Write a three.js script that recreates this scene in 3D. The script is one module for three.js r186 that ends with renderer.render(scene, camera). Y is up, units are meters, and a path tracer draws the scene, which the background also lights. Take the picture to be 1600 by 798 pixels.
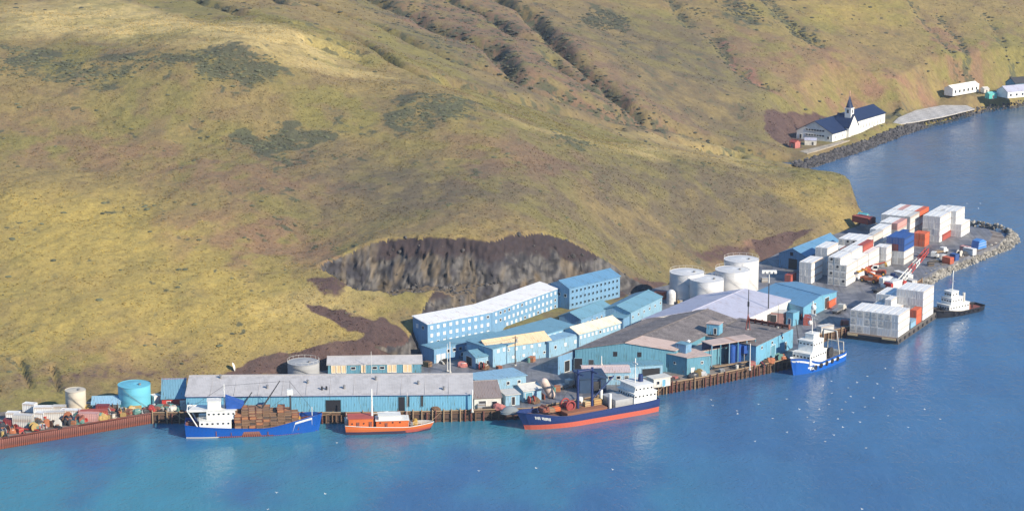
import * as THREE from 'three';
import { mergeGeometries } from 'three/addons/utils/BufferGeometryUtils.js';

// ---------------------------------------------------------------- camera, sky, sun, exposure
const scene = new THREE.Scene();
const CAM_H = 200, PITCH = 12.5 * Math.PI / 180, FPX = 3500;
const camera = new THREE.PerspectiveCamera(2 * Math.atan(399 / FPX) * 180 / Math.PI, 1600 / 798, 5, 6000);
camera.position.set(0, CAM_H, 0);
camera.rotation.set(-PITCH, 0, 0);
const renderer = new THREE.WebGLRenderer({ antialias: true });
renderer.setSize(1024, 510);
renderer.toneMapping = THREE.LinearToneMapping;
renderer.toneMappingExposure = 1.8;
renderer.shadowMap.enabled = true;
const SUN = new THREE.Vector3(0.67, 0.47, 0.57).normalize();
const sun = new THREE.DirectionalLight(new THREE.Color(1, 0.9, 0.74), 3.9);
sun.position.set(0, 0, -900).addScaledVector(SUN, 900); sun.target.position.set(0, 0, -900);
sun.castShadow = true; sun.shadow.radius = 1.2; sun.shadow.mapSize.set(4096, 4096);
Object.assign(sun.shadow.camera, { left: -520, right: 520, top: 520, bottom: -520, near: 1, far: 2200 });
scene.add(sun, sun.target);
{ // clear blue autumn sky, paler towards the horizon
  const W = 256, H = 128, d = new Float32Array(W * H * 4);
  for (let j = 0; j < H; j++) for (let i = 0; i < W; i++) {
    const el = Math.max(0, ((j + 0.5) / H - 0.5) * Math.PI), k = Math.exp(-el / 0.30), o = (j * W + i) * 4;
    d[o] = 0.11 + 0.18 * k; d[o + 1] = 0.28 + 0.26 * k; d[o + 2] = 0.62 + 0.22 * k; d[o + 3] = 1;
  }
  const t = new THREE.DataTexture(d, W, H, THREE.RGBAFormat, THREE.FloatType);
  t.mapping = THREE.EquirectangularReflectionMapping; t.magFilter = THREE.LinearFilter; t.needsUpdate = true;
  scene.background = t; scene.environment = t; scene.backgroundIntensity = 0.55; scene.environmentIntensity = 0.55;
}
scene.fog = new THREE.FogExp2(new THREE.Color(0.72, 0.82, 1.0), 0.00005);

// ---------------------------------------------------------------- helpers
function mulberry(a) { return () => { a |= 0; a = a + 0x6D2B79F5 | 0; let t = Math.imul(a ^ a >>> 15, 1 | a); t = t + Math.imul(t ^ t >>> 7, 61 | t) ^ t; return ((t ^ t >>> 14) >>> 0) / 4294967296; }; }
const rnd = mulberry(7);
const clamp = (x, a = 0, b = 1) => Math.min(b, Math.max(a, x)), lerp = (a, b, t) => a + (b - a) * t;
const sstep = (a, b, x) => { const t = clamp((x - a) / (b - a)); return t * t * (3 - 2 * t); };
const HT = new Float32Array(65536); { const r = mulberry(99); for (let i = 0; i < 65536; i++) HT[i] = r(); }
const hsh = (i, j) => HT[((i * 374761393 + j * 668265263) ^ (i * 1274126177)) & 65535];
function vn(x, y) { const i = Math.floor(x), j = Math.floor(y), fx = x - i, fy = y - j, u = fx * fx * (3 - 2 * fx), v = fy * fy * (3 - 2 * fy);
  const a = hsh(i, j), b = hsh(i + 1, j), c = hsh(i, j + 1), d = hsh(i + 1, j + 1); return a + (b - a) * u + (c - a) * v + (a - b - c + d) * u * v; }
const fbm = (x, y, n = 4) => { let s = 0, a = 0.5, t = 0; for (let k = 0; k < n; k++) { s += a * vn(x, y); t += a; x = x * 2.03 + 17.1; y = y * 2.03 + 9.7; a *= 0.5; } return s / t; };
// a pixel of the 1600 x 798 photograph as a ray; at() meets the level plane of height h, atD() the upright plane d metres ahead
const SP = Math.sin(PITCH), CP = Math.cos(PITCH);
const ray = (u, v) => { const r = (u - 800) / FPX, q = (v - 399) / FPX; return [r, -SP - q * CP, -CP + q * SP]; };
const at = (u, v, h = 0) => { const d = ray(u, v), t = (h - CAM_H) / d[1]; return new THREE.Vector3(d[0] * t, h, d[2] * t); };
const atD = (u, v, dist) => { const d = ray(u, v), t = -dist / d[2]; return new THREE.Vector3(d[0] * t, CAM_H + d[1] * t, -dist); };

const used = {};
function numbered(n) { const k = used[n] = (used[n] ?? -1) + 1; return k ? `${n}_${String(k).padStart(3, '0')}` : n; }
function shade(o) { o.traverse((m) => { if (m.isMesh) { m.castShadow = true; m.receiveShadow = true; } }); return o; }
function thing(name, label, category, pos = [0, 0, 0], turn = 0, group) {
  const o = new THREE.Group(); o.name = numbered(name); o.position.set(...(pos.isVector3 ? pos.toArray() : pos)); o.rotation.y = turn;
  o.userData = { label, category }; if (group) o.userData.group = group; scene.add(o); return o;
}
function part(name, geo, m, parent, label) {
  const g = Array.isArray(geo) ? join(geo) : geo, o = new THREE.Mesh(g, m); o.name = name; parent.add(o);
  if (label) o.userData.label = label; o.castShadow = o.receiveShadow = true; return o;
}
function struct(name, geo, m, kind = 'structure') { const o = new THREE.Mesh(geo, m); o.name = numbered(name); o.userData.kind = kind; o.castShadow = o.receiveShadow = true; scene.add(o); return o; }
function copyOf(src, pos, turn, label, group) {
  const c = src.clone(); c.name = numbered(src.name.replace(/_\d{3}$/, '')); c.position.set(...(pos.isVector3 ? pos.toArray() : pos)); c.rotation.y = turn; c.userData = { ...src.userData };
  if (label) c.userData.label = label; if (group) c.userData.group = group; scene.add(c); return c;
}
function join(list) {
  const l = list.map((g) => { const h = g.index ? g.toNonIndexed() : g; for (const k of Object.keys(h.attributes)) if (k !== 'position' && k !== 'normal' && k !== 'uv') h.deleteAttribute(k);
    if (!h.attributes.uv) h.setAttribute('uv', new THREE.BufferAttribute(new Float32Array(h.attributes.position.count * 2), 2)); if (!h.attributes.normal) h.computeVertexNormals(); return h; });
  return l.length === 1 ? l[0] : mergeGeometries(l);
}
const box = (w, h, d, x = 0, y = 0, z = 0, ry = 0) => { const g = new THREE.BoxGeometry(w, h, d); if (ry) g.rotateY(ry); return g.translate(x, y, z); };   // centred
const bxb = (x0, x1, y0, y1, z0, z1) => box(x1 - x0, y1 - y0, z1 - z0, (x0 + x1) / 2, (y0 + y1) / 2, (z0 + z1) / 2);
const cyl = (r0, r1, h, x = 0, y = 0, z = 0, n = 16) => new THREE.CylinderGeometry(r1, r0, h, n).translate(x, y + h / 2, z);
function bar(a, b, r = 0.08, n = 6, r2 = r) { a = new THREE.Vector3(...(a.isVector3 ? a.toArray() : a)); b = new THREE.Vector3(...(b.isVector3 ? b.toArray() : b)); const d = b.clone().sub(a), L = d.length();
  const g = new THREE.CylinderGeometry(r2, r, L, n); g.translate(0, L / 2, 0); g.applyQuaternion(new THREE.Quaternion().setFromUnitVectors(new THREE.Vector3(0, 1, 0), d.normalize())); return g.translate(a.x, a.y, a.z); }
// triangles and quads from explicit points (flat shaded), uv in metres
function faces(list) {
  const P = [], U = [];
  for (const f of list) { const p = f.map((q) => q.isVector3 ? q : new THREE.Vector3(...q));
    const e1 = p[1].clone().sub(p[0]).normalize(), n = e1.clone().cross(p[2].clone().sub(p[0])).normalize(), e2 = n.clone().cross(e1), uv = p.map((q) => { const d = q.clone().sub(p[0]); return [d.dot(e1), d.dot(e2)]; });
    for (let k = 1; k + 1 < p.length; k++) for (const i of [0, k, k + 1]) { P.push(p[i].x, p[i].y, p[i].z); U.push(...uv[i]); } }
  const g = new THREE.BufferGeometry(); g.setAttribute('position', new THREE.Float32BufferAttribute(P, 3)); g.setAttribute('uv', new THREE.Float32BufferAttribute(U, 2)); g.computeVertexNormals(); return g;
}
// ---------------------------------------------------------------- procedural textures and materials
function tex(w, h, fn, srgb = false) {
  const d = new Uint8Array(w * h * 4); for (let j = 0; j < h; j++) for (let i = 0; i < w; i++) { const c = fn(i, j), o = (j * w + i) * 4; d[o] = clamp(c[0]) * 255; d[o + 1] = clamp(c[1]) * 255; d[o + 2] = clamp(c[2]) * 255; d[o + 3] = 255; }
  const t = new THREE.DataTexture(d, w, h); t.wrapS = t.wrapT = THREE.RepeatWrapping; t.magFilter = THREE.LinearFilter; t.minFilter = THREE.LinearMipmapLinearFilter; t.generateMipmaps = true; if (srgb) t.colorSpace = THREE.SRGBColorSpace; t.needsUpdate = true; return t;
}
const wrapN = (s, f, o = 0) => (i, j) => { // tileable noise on an s x s texture
  const x = i / s * f, y = j / s * f, fx = i / s, fy = j / s, a = fbm(x + o, y + o, 4), b = fbm(x + o - f, y + o, 4), c = fbm(x + o, y + o - f, 4), d = fbm(x + o - f, y + o - f, 4);
  return lerp(lerp(a, b, fx), lerp(c, d, fx), fy); };
const nGrime = wrapN(256, 6), nFine = wrapN(256, 40, 50), nStreak = (i, j) => wrapN(256, 30, 9)(i, Math.round(j / 9) % 256);
const grime = tex(256, 256, (i, j) => { const a = nGrime(i, j), b = nFine(i, j), v = 0.92 + 0.08 * sstep(0.3, 0.62, a) - 0.07 * sstep(0.55, 0.75, b); return [v, v * (0.985 + 0.015 * a), v * (0.96 + 0.03 * a)]; }, true);
grime.repeat.set(0.09, 0.09);
const weather = tex(256, 256, (i, j) => { const s = wrapN(256, 34, 9)(i, Math.floor(j / 256 * 40) % 256 + 20), t = nGrime((i * 3) % 256, j), r = sstep(0.60, 0.70, wrapN(256, 48, 70)(i, Math.floor(j * 0.12))) * sstep(0.45, 0.6, t), v = 0.93 + 0.07 * t - 0.09 * sstep(0.52, 0.66, s); return [v * (1 - 0.16 * r), v * (1 - 0.30 * r), v * (1 - 0.40 * r)]; }, true);
weather.repeat.set(0.11, 0.085);
const rusty = tex(256, 256, (i, j) => { const a = nGrime(i, j), b = nFine(i, j), s = wrapN(256, 40, 3)(i, Math.floor(j * 0.2)), v = 0.55 + 0.55 * b, k = sstep(0.4, 0.65, a), d = sstep(0.55, 0.7, s); return [v * (1 - 0.35 * d), v * (0.86 + 0.14 * k - 0.35 * d), v * (0.80 + 0.25 * k - 0.3 * d)]; }, true); rusty.repeat.set(0.09, 0.12);
const sheetBump = tex(64, 4, (i) => { const v = Math.abs(((i / 64 * 4) % 1) - 0.5) * 2; const s = sstep(0.25, 0.75, v); return [s, s, s]; });   // ribbed metal, four ribs a metre tile
const gravelTex = tex(256, 256, (i, j) => { const v = 0.72 + 0.5 * (nFine(i, j) - 0.5) + 0.4 * (nGrime(i, j) - 0.5) + 0.2 * (hsh(i, j) - 0.5); return [v, v, v]; }, true); gravelTex.repeat.set(0.08, 0.08);
const mats = {};
function M(r, g, b, rough = 0.7, o = {}) { // colour in linear values; one material per look
  const key = [r, g, b, rough, JSON.stringify(Object.keys(o)), o.ribs, o.smooth, o.weather, o.rusty, o.metalness, o.plain].join(); if (mats[key]) return mats[key];
  const m = new THREE.MeshStandardMaterial({ color: new THREE.Color().setRGB(r, g, b), roughness: rough, metalness: o.metalness ?? 0 });
  if (!o.plain) m.map = o.gravel ? gravelTex : o.rusty ? rusty : o.weather || (o.ribs && !o.smooth) ? weather : grime;
  if (o.ribs) { m.bumpMap = sheetBump.clone(); m.bumpMap.repeat.set(0.5, 0.5); m.bumpScale = o.smooth ? 0.015 : 0.04; }
  m.side = THREE.DoubleSide; return mats[key] = m;
}
const C = {
  white: M(0.84, 0.84, 0.82, 0.55), offwhite: M(0.62, 0.60, 0.56, 0.6), cream: M(0.80, 0.61, 0.38, 0.6, { ribs: 1 }), whiteRoof: M(0.85, 0.84, 0.84, 0.5, { ribs: 1 }), paleRoof: M(0.50, 0.50, 0.60, 0.55, { ribs: 1 }),
  greyRoof: M(0.48, 0.465, 0.475, 0.6, { ribs: 1, smooth: 1 }), gravelRoof: M(0.36, 0.31, 0.295, 0.95, { gravel: 1 }), peach: M(0.58, 0.44, 0.38, 0.75, { ribs: 1 }), darkGrey: M(0.05, 0.05, 0.055, 0.7), black: M(0.015, 0.015, 0.02, 0.6, { plain: 1 }),
  blueWall: M(0.18, 0.35, 0.53, 0.6, { ribs: 1 }), cyanWall: M(0.17, 0.43, 0.60, 0.6, { ribs: 1 }), tealWall: M(0.12, 0.31, 0.41, 0.65, { ribs: 1 }), lightBlue: M(0.27, 0.46, 0.60, 0.6, { ribs: 1 }), blueRoof: M(0.13, 0.29, 0.46, 0.5, { ribs: 1 }), tealRoof: M(0.16, 0.33, 0.43, 0.55, { ribs: 1 }), navyRoof: M(0.012, 0.028, 0.085, 0.6, { ribs: 1 }),
  cyanTank: M(0.16, 0.55, 0.72, 0.5), beige: M(0.66, 0.60, 0.50, 0.6), tankGrey: M(0.42, 0.43, 0.45, 0.55), tankWhite: M(0.74, 0.74, 0.76, 0.5), steel: M(0.30, 0.30, 0.31, 0.5, { metalness: 0.3 }), rust: M(0.36, 0.155, 0.11, 0.95, { rusty: 1 }), red: M(0.46, 0.045, 0.035, 0.6), conRed: M(0.40, 0.085, 0.06, 0.65, { weather: 1 }), orange: M(0.66, 0.155, 0.035, 0.55), yellow: M(0.6, 0.36, 0.05, 0.6),
  blue: M(0.02, 0.09, 0.38, 0.5), conBlue: M(0.03, 0.10, 0.33, 0.6, { weather: 1 }), conWhite: M(0.80, 0.80, 0.785, 0.6, { weather: 1 }), conPale: M(0.60, 0.585, 0.555, 0.65, { weather: 1 }), navy: M(0.012, 0.035, 0.15, 0.5), hullBlue: M(0.004, 0.085, 0.40, 0.4), hullRed: M(0.50, 0.10, 0.06, 0.6), hullBlack: M(0.012, 0.014, 0.022, 0.5), wood: M(0.17, 0.10, 0.06, 0.95), paleWood: M(0.34, 0.24, 0.15, 0.95), darkWood: M(0.05, 0.035, 0.03, 0.95), glass: M(0.012, 0.018, 0.03, 0.08, { plain: 1 }), paneLit: M(0.62, 0.66, 0.68, 0.2, { plain: 1 }), potBrown: M(0.34, 0.21, 0.13, 0.9), teal: M(0.05, 0.30, 0.27, 0.6), pink: M(0.45, 0.16, 0.15, 0.8),
};
// ---------------------------------------------------------------- the lie of the land
// spot heights: where a pixel of the photograph lies, by its distance ahead
const SPOTS = [[0,612,682],[150,607,686],[300,590,697],[420,578,706],[520,560,717],[630,540,728],[0,500,730],[200,500,732],[400,500,735],[520,500,738],[590,495,742],[0,400,775],[200,400,777],[400,400,782],[520,400,786],[0,300,826],[200,300,828],[400,300,832],[600,300,838],[800,300,842],[1000,300,905],[1000,400,860],[1000,232,960],[1060,240,970],[1240,268,985],[1290,270,985],[1318,276,986],[1324,290,974],[1328,310,965],[1200,300,950],[1200,390,900],[1100,300,928],[1100,400,880],[900,375,818],[960,410,828],[900,300,868],[800,360,800],[650,360,793],[600,372,786],[548,398,774],
  [0,200,885],[200,200,888],[400,200,893],[600,200,900],[800,200,915],[760,168,935],[900,212,945],[690,145,935],[600,165,925],[0,100,940],[200,90,942],[420,85,945],[0,50,985],[0,0,1060],[250,40,1000],[250,0,1070],[450,50,1000],[450,0,1090],[550,105,980],[650,110,1000],[690,135,1005],[760,150,1012],[900,200,1010],[1060,235,1040],[1200,262,1070],
  [650,50,1130],[600,0,1200],[800,100,1100],[800,50,1180],[800,0,1260],[1000,180,1100],[1000,130,1160],[1000,60,1250],[1000,0,1320],[1140,200,1150],[1140,150,1190],[1140,80,1260],[1140,0,1340],[1230,200,1165],[1250,160,1215],[1300,100,1275],[1300,0,1380],[1400,155,1245],[1420,100,1300],[1450,0,1400],[1480,150,1270],[1550,120,1305],[1600,100,1330],[1600,0,1430]].map(([u, v, d]) => { const p = atD(u, v, d); return [p.x, p.z, p.y]; });
SPOTS.push([-330, -1300, 118], [0, -1600, 130], [330, -1650, 118], [-330, -650, 4], [-330, -900, 70]);
const tps = (() => { // thin plate through the spot heights
  const n = SPOTS.length, N = n + 3, S = 0.01, A = [], U = (r2) => r2 < 1e-9 ? 0 : 0.5 * r2 * Math.log(r2);
  for (let i = 0; i < N; i++) A.push(new Float64Array(N + 1));
  for (let i = 0; i < n; i++) { for (let j = 0; j < n; j++) { const dx = (SPOTS[i][0] - SPOTS[j][0]) * S, dz = (SPOTS[i][1] - SPOTS[j][1]) * S; A[i][j] = U(dx * dx + dz * dz) + (i === j ? 0.012 : 0); } const q = [1, SPOTS[i][0] * S, SPOTS[i][1] * S]; for (let k = 0; k < 3; k++) A[i][n + k] = A[n + k][i] = q[k]; A[i][N] = SPOTS[i][2]; }
  for (let c = 0; c < N; c++) { let p = c; for (let r = c + 1; r < N; r++) if (Math.abs(A[r][c]) > Math.abs(A[p][c])) p = r; [A[c], A[p]] = [A[p], A[c]]; for (let r = c + 1; r < N; r++) { const f = A[r][c] / A[c][c]; if (f) for (let k = c; k <= N; k++) A[r][k] -= f * A[c][k]; } }
  const w = new Float64Array(N); for (let i = N - 1; i >= 0; i--) { let s = A[i][N]; for (let k = i + 1; k < N; k++) s -= A[i][k] * w[k]; w[i] = s / A[i][i]; }
  return (x, z) => { let s = w[n] + w[n + 1] * x * S + w[n + 2] * z * S; for (let i = 0; i < n; i++) { const dx = (x - SPOTS[i][0]) * S, dz = (z - SPOTS[i][1]) * S, r2 = dx * dx + dz * dz; if (r2 > 1e-9) s += w[i] * 0.5 * r2 * Math.log(r2); } return s; };
})();
// a coarse lattice of the thin plate, read smoothly
const LX0 = -420, LZ0 = -1660, LS = 5, LNX = 180, LNZ = 222, LAT = new Float32Array(LNX * LNZ);
for (let j = 0; j < LNZ; j++) for (let i = 0; i < LNX; i++) LAT[j * LNX + i] = tps(LX0 + i * LS, LZ0 + j * LS);
const cub = (a, b, c, d, t) => b + 0.5 * t * (c - a + t * (2 * a - 5 * b + 4 * c - d + t * (3 * (b - c) + d - a)));
function hill0(x, z) {
  const fx = clamp((x - LX0) / LS, 1, LNX - 3), fz = clamp((z - LZ0) / LS, 1, LNZ - 3), i = Math.floor(fx), j = Math.floor(fz), tx = fx - i, tz = fz - j, R = [];
  for (let k = -1; k < 3; k++) { const o = (j + k) * LNX + i; R.push(cub(LAT[o - 1], LAT[o], LAT[o + 1], LAT[o + 2], tx)); }
  return cub(R[0], R[1], R[2], R[3], tz);
}
// polygons in plan, signed distance (inside positive)
const poly = (list, h = 0) => list.map(([u, v, y]) => { const p = at(u, v, y ?? h); return [p.x, p.z]; });
function sdPoly(P, x, z) {
  let d = 1e18, s = -1;
  for (let i = 0, j = P.length - 1; i < P.length; j = i++) { const [ax, az] = P[j], [bx, bz] = P[i], ex = bx - ax, ez = bz - az, t = clamp(((x - ax) * ex + (z - az) * ez) / (ex * ex + ez * ez + 1e-9)), qx = x - ax - ex * t, qz = z - az - ez * t; d = Math.min(d, qx * qx + qz * qz); if ((az > z) !== (bz > z) && x < ex * (z - az) / ez + ax) s = -s; }
  return s * Math.sqrt(d);
}
const PAD = 3.2;
// the shore, as seen at the water's edge
const SHORE = [[-330, -560], ...poly([[-60, 718], [0, 706], [120, 686], [240, 664], [300, 664], [540, 664], [680, 662], [830, 656], [1020, 620], [1100, 605], [1232, 576], [1246, 560], [1262, 545], [1285, 532], [1325, 524], [1350, 508], [1395, 478], [1440, 446], [1480, 424], [1530, 404], [1570, 388], [1588, 374], [1582, 364], [1562, 357], [1528, 354], [1500, 353], [1440, 358], [1395, 359], [1362, 358], [1350, 353]]), [157, -985], [154, -1030], [146, -1080], ...poly([[1240, 264], [1262, 262], [1300, 249], [1350, 232], [1400, 211], [1440, 198], [1480, 188], [1520, 176], [1560, 169], [1600, 163], [1660, 155], [1760, 146]]), [460, -1360], [460, -1700], [-460, -1700], [-460, -560]];
// level ground of the plant (its front is the quay)
const YARD = [[-300, -585], ...poly([[-60, 697], [0, 685], [120, 665], [238, 645], [300, 645], [540, 645], [680, 643], [830, 638], [1020, 603], [1100, 589], [1232, 561], [1246, 547], [1262, 533], [1285, 520], [1325, 511], [1350, 497], [1395, 467], [1440, 436], [1474, 416], [1524, 396], [1560, 382], [1572, 372], [1566, 364], [1546, 358], [1500, 351], [1440, 348], [1395, 347], [1350, 350], [1330, 357], [1215, 396], [1180, 414], [1040, 446], [975, 462], [900, 482], [800, 505], [690, 541], [640, 562], [560, 572], [430, 588], [300, 604], [240, 617], [150, 626], [100, 632], [0, 644], [-60, 650]], PAD), [-300, -660]];
const TERRACE = poly([[850, 486], [968, 452], [985, 462], [900, 490], [800, 510], [775, 507]], 8);   // the bank the bunkhouses stand on
const BENCH = poly([[530, 470, 12.5], [560, 482, 12.5], [610, 482, 13.5], [660, 474, 15], [720, 462, 16], [780, 456, 16.2], [800, 440, 16.2], [700, 446, 16], [620, 458, 13.5], [560, 466, 12.5]]);
const PIT = poly([[755, 500], [800, 490], [900, 474], [962, 456], [955, 447], [880, 464], [800, 480], [752, 488]], 8);
const benchLevel = (x) => lerp(12.6, 16.2, sstep(-62, -25, x));   // quarry bench below the upper face
const QFOOT = poly([[655, 545], [690, 530], [800, 500], [900, 478], [975, 460], [1000, 452], [960, 466], [800, 512], [690, 548]], PAD);
const CHURCHPAD = poly([[1232, 236], [1262, 240], [1300, 226], [1395, 190], [1400, 176], [1340, 178], [1250, 200], [1236, 215]], 4);
const LOT = poly([[1388, 197], [1430, 191], [1475, 182], [1528, 170], [1515, 164], [1475, 162], [1430, 172], [1395, 186]], 3.6);
const LANE = poly([[1478, 150], [1530, 150], [1600, 150], [1700, 142], [1700, 128], [1600, 134], [1530, 142], [1480, 146]], 8);
// watercourses and gullies: pixel, half width in metres, depth in metres
const GULLIES = [];
function foldLevel(x, z) { return 0; }
function baseHeight(x, z) {
  let h = hill0(x, z);
  const near = sstep(-1120, -1000, z), roll = 5 * (1 - 0.75 * sstep(-110, -70, x) * (1 - sstep(70, 110, x)) * sstep(-870, -840, z) * (1 - sstep(-745, -725, z)));
  h += (fbm(x / 46 + 3, z / 46, 3) - 0.5) * roll * 1.1 + (fbm(x / 13, z / 13 + 40, 3) - 0.5) * 1.8;
  return h;
}
const yardWall = (x) => 0.75 + 0.9 * sstep(-60, -30, x) * (1 - sstep(70, 110, x));
function height(x, z, fine = true) {
  let h = baseHeight(x, z);
  for (const g of GULLIES) { if (x < g.x0 || x > g.x1 || z < g.z0 || z > g.z1) continue; const s = segDist(g.pts, x, z), k = s / g.w; if (k < 2.2) { const e = Math.exp(-k * k * 1.1); h -= g.d * e * (0.75 + 0.5 * vn(x / 7, z / 7)); } }
  if (fine) h += (vn(x / 3.1, z / 3.1) - 0.5) * 0.42 + (vn(x / 1.3 + 7, z / 1.3) - 0.5) * 0.22;
  if (z > -1010) {
    const sy = -sdPoly(YARD, x, z); if (sy < 90) h = Math.min(h, sy <= 0 ? PAD - 0.35 : PAD - 0.35 + sy * yardWall(x) + Math.max(0, sy - 1) * 0.0);
    const sq = -sdPoly(BENCH, x, z); if (sq < 60 && h > 12) { const rag = sq > 0 ? (fbm(x / 4.5, z / 40, 3) - 0.5) * 3.2 : 0; const cut = benchLevel(x) + Math.max(0, sq + rag) * 1.7; if (cut < h) h = cut; }
    const sp = -sdPoly(PIT, x, z); if (sp < 60) { const rag = sp > 0 ? (fbm(x / 4.5, z / 40, 3) - 0.5) * 3.2 : 0; h = Math.min(h, 7.8 + Math.max(0, sp + rag) * 1.7); }
    const sf = -sdPoly(TERRACE, x, z); if (sf < 0) h = Math.min(Math.max(h, 7.6), 8); else if (sf < 6) h = Math.max(h, 7.9 - sf * 0.9);
  } else {
    for (const [P, y] of [[CHURCHPAD, 4], [LOT, 3.6], [LANE, 8]]) { const s = -sdPoly(P, x, z); if (s < 40) { if (s <= 0) h = y; else { h = Math.min(h, y + s * (P === CHURCHPAD ? 0.95 : 1.4)); h = Math.max(h, y - s * 0.45); } } }
  }
  const sd = sdPoly(SHORE, x, z); if (sd < 25) h = Math.min(h, Math.max(-7, sd > 0 ? sd * (z > -1070 && z < -945 && x > 110 ? 2.8 : 1.3) - 0.4 : sd * 0.5 - 0.4));
  return h;
}
function segDist(pts, x, z) { let d = 1e18; for (let i = 1; i < pts.length; i++) { const [ax, az] = pts[i - 1], [bx, bz] = pts[i], ex = bx - ax, ez = bz - az, t = clamp(((x - ax) * ex + (z - az) * ez) / (ex * ex + ez * ez + 1e-9)), qx = x - ax - ex * t, qz = z - az - ez * t, q = qx * qx + qz * qz; if (q < d) d = q; } return Math.sqrt(d); }
function onLand(u, v) { // where the ray of a pixel meets the ground
  const d = ray(u, v); let t0 = 560, prev = 1; for (let t = 560; t < 1900; t += 3) { const y = CAM_H + d[1] * t, g = hill0(d[0] * t, d[2] * t); if (y < g) { let a = t - 3, b = t; for (let k = 0; k < 12; k++) { const m = (a + b) / 2; if (CAM_H + d[1] * m < hill0(d[0] * m, d[2] * m)) b = m; else a = m; } return [d[0] * b, d[2] * b]; } }
  const p = at(u, v, 2); return [p.x, p.z];
}
const line = (list) => list.map(([u, v]) => onLand(u, v));
for (const [w, d, l] of [
  [5, 5, [[560, -25], [598, 0], [642, 17], [682, 37], [733, 57], [767, 68], [790, 98], [811, 118]]],
  [4.5, 5, [[770, -20], [790, 0], [828, 17], [848, 44], [885, 81], [929, 112], [970, 149], [1004, 173], [1060, 196], [1140, 222], [1225, 246]]],
  [2.8, 4.2, [[440, -10], [530, 17], [584, 37], [645, 64], [699, 88], [784, 118], [851, 145], [902, 159], [970, 183], [1050, 210], [1150, 238]]],
  [2.2, 2, [[500, 60], [530, 71], [560, 83]]], [2.9, 4, [[520, 40], [557, 57], [591, 81], [621, 101], [675, 127], [720, 135], [801, 156], [855, 167], [960, 190]]],
  [3, 3, [[690, -15], [706, 0], [767, 24], [801, 51], [835, 61]]], [3.5, 3.5, [[862, 91], [889, 112], [929, 135], [985, 165]]], [5, 3.6, [[835, 122], [895, 149], [936, 166], [1010, 185]]],
  [2.2, 2.4, [[300, -5], [382, 17], [447, 34], [530, 51]]], [2.6, 2.8, [[400, -20], [443, 0], [530, 17]]], [3, 2.5, [[490, 68], [530, 82], [560, 92]]],
  [3.5, 1.4, [[1114, 54], [1148, 101], [1170, 122], [1195, 132]]], [4, 1.1, [[1190, -10], [1215, 15], [1250, 51], [1280, 66]]], [3.5, 0.9, [[1130, 0], [1152, 20], [1175, 34]]], [3, 0.9, [[1045, -10], [1062, 20], [1075, 36]]],
  [2.2, 0.8, [[1470, 20], [1490, 50], [1520, 95], [1535, 112]]], [2, 0.6, [[1420, 0], [1450, 40], [1480, 75], [1505, 100]]], [2, 0.7, [[1540, 20], [1565, 60], [1580, 90]]],
  [0.7, 1.3, [[28, 560], [38, 582], [46, 604]]], [0.6, 1.1, [[80, 572], [86, 590], [90, 606]]],
]) { const wq = w * 1.35, dq = d * 1.9, pts = line(l), xs = pts.map((p) => p[0]), zs = pts.map((p) => p[1]), m = wq * 2.3; GULLIES.push({ pts, w: wq, d: dq, x0: Math.min(...xs) - m, x1: Math.max(...xs) + m, z0: Math.min(...zs) - m, z1: Math.max(...zs) + m }); }

// ---------------------------------------------------------------- ground colour by place: cover maps on a one-metre lattice
const CX0 = -420, CZ0 = -1660, CNX = 880, CNZ = 1110;
const COVER = { scrub: new Float32Array(CNX * CNZ), soil: new Float32Array(CNX * CNZ), pale: new Float32Array(CNX * CNZ), ruddy: new Float32Array(CNX * CNZ), golden: new Float32Array(CNX * CNZ), drab: new Float32Array(CNX * CNZ) };
function lay(kind, list, amt = 1, soft = 5) {
  const P = line(list), xs = P.map((p) => p[0]), zs = P.map((p) => p[1]), A = COVER[kind];
  for (let j = Math.max(0, Math.floor(Math.min(...zs) - soft - CZ0)); j < Math.min(CNZ, Math.max(...zs) + soft - CZ0); j++) for (let i = Math.max(0, Math.floor(Math.min(...xs) - soft - CX0)); i < Math.min(CNX, Math.max(...xs) + soft - CX0); i++) { const k = amt * sstep(-soft, soft, sdPoly(P, i + CX0, j + CZ0)), o = j * CNX + i; if (k > A[o]) A[o] = k; }
}
const patch = (kind, u, v, ru, rv, amt = 1, soft = 2) => { const l = []; for (let k = 0; k < 9; k++) { const a = k / 9 * 6.283, q = 0.75 + 0.5 * rnd(); l.push([u + Math.cos(a) * ru * q, v + Math.sin(a) * rv * q]); } lay(kind, l, amt, soft); };
lay('scrub', [[0, 68], [60, 72], [130, 95], [230, 82], [330, 77], [430, 86], [452, 97], [432, 120], [380, 130], [320, 128], [290, 106], [240, 115], [180, 118], [140, 135], [90, 130], [0, 120]], 0.85, 6);
lay('scrub', [[290, 88], [430, 86], [448, 100], [425, 118], [370, 122], [320, 112]], 1, 6); lay('scrub', [[140, 100], [230, 92], [240, 112], [150, 128]], 1, 6);
lay('scrub', [[375, 212], [420, 202], [530, 198], [512, 213], [470, 224], [452, 250], [436, 276], [420, 262], [427, 236], [385, 230]], 0.95, 4);
lay('scrub', [[600, 182], [640, 152], [690, 143], [735, 152], [762, 175], [720, 186], [680, 194], [640, 195], [610, 200]], 0.9, 5); lay('scrub', [[540, 190], [570, 195], [575, 208], [545, 205]], 0.8, 3);
lay('scrub', [[855, 211], [900, 216], [942, 233], [915, 235], [870, 223]], 0.9, 3); lay('scrub', [[150, 328], [200, 312], [290, 313], [282, 319], [220, 322], [160, 335]], 0.8, 3); lay('scrub', [[305, 202], [358, 212], [350, 219], [310, 210]], 0.8, 3);
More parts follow.
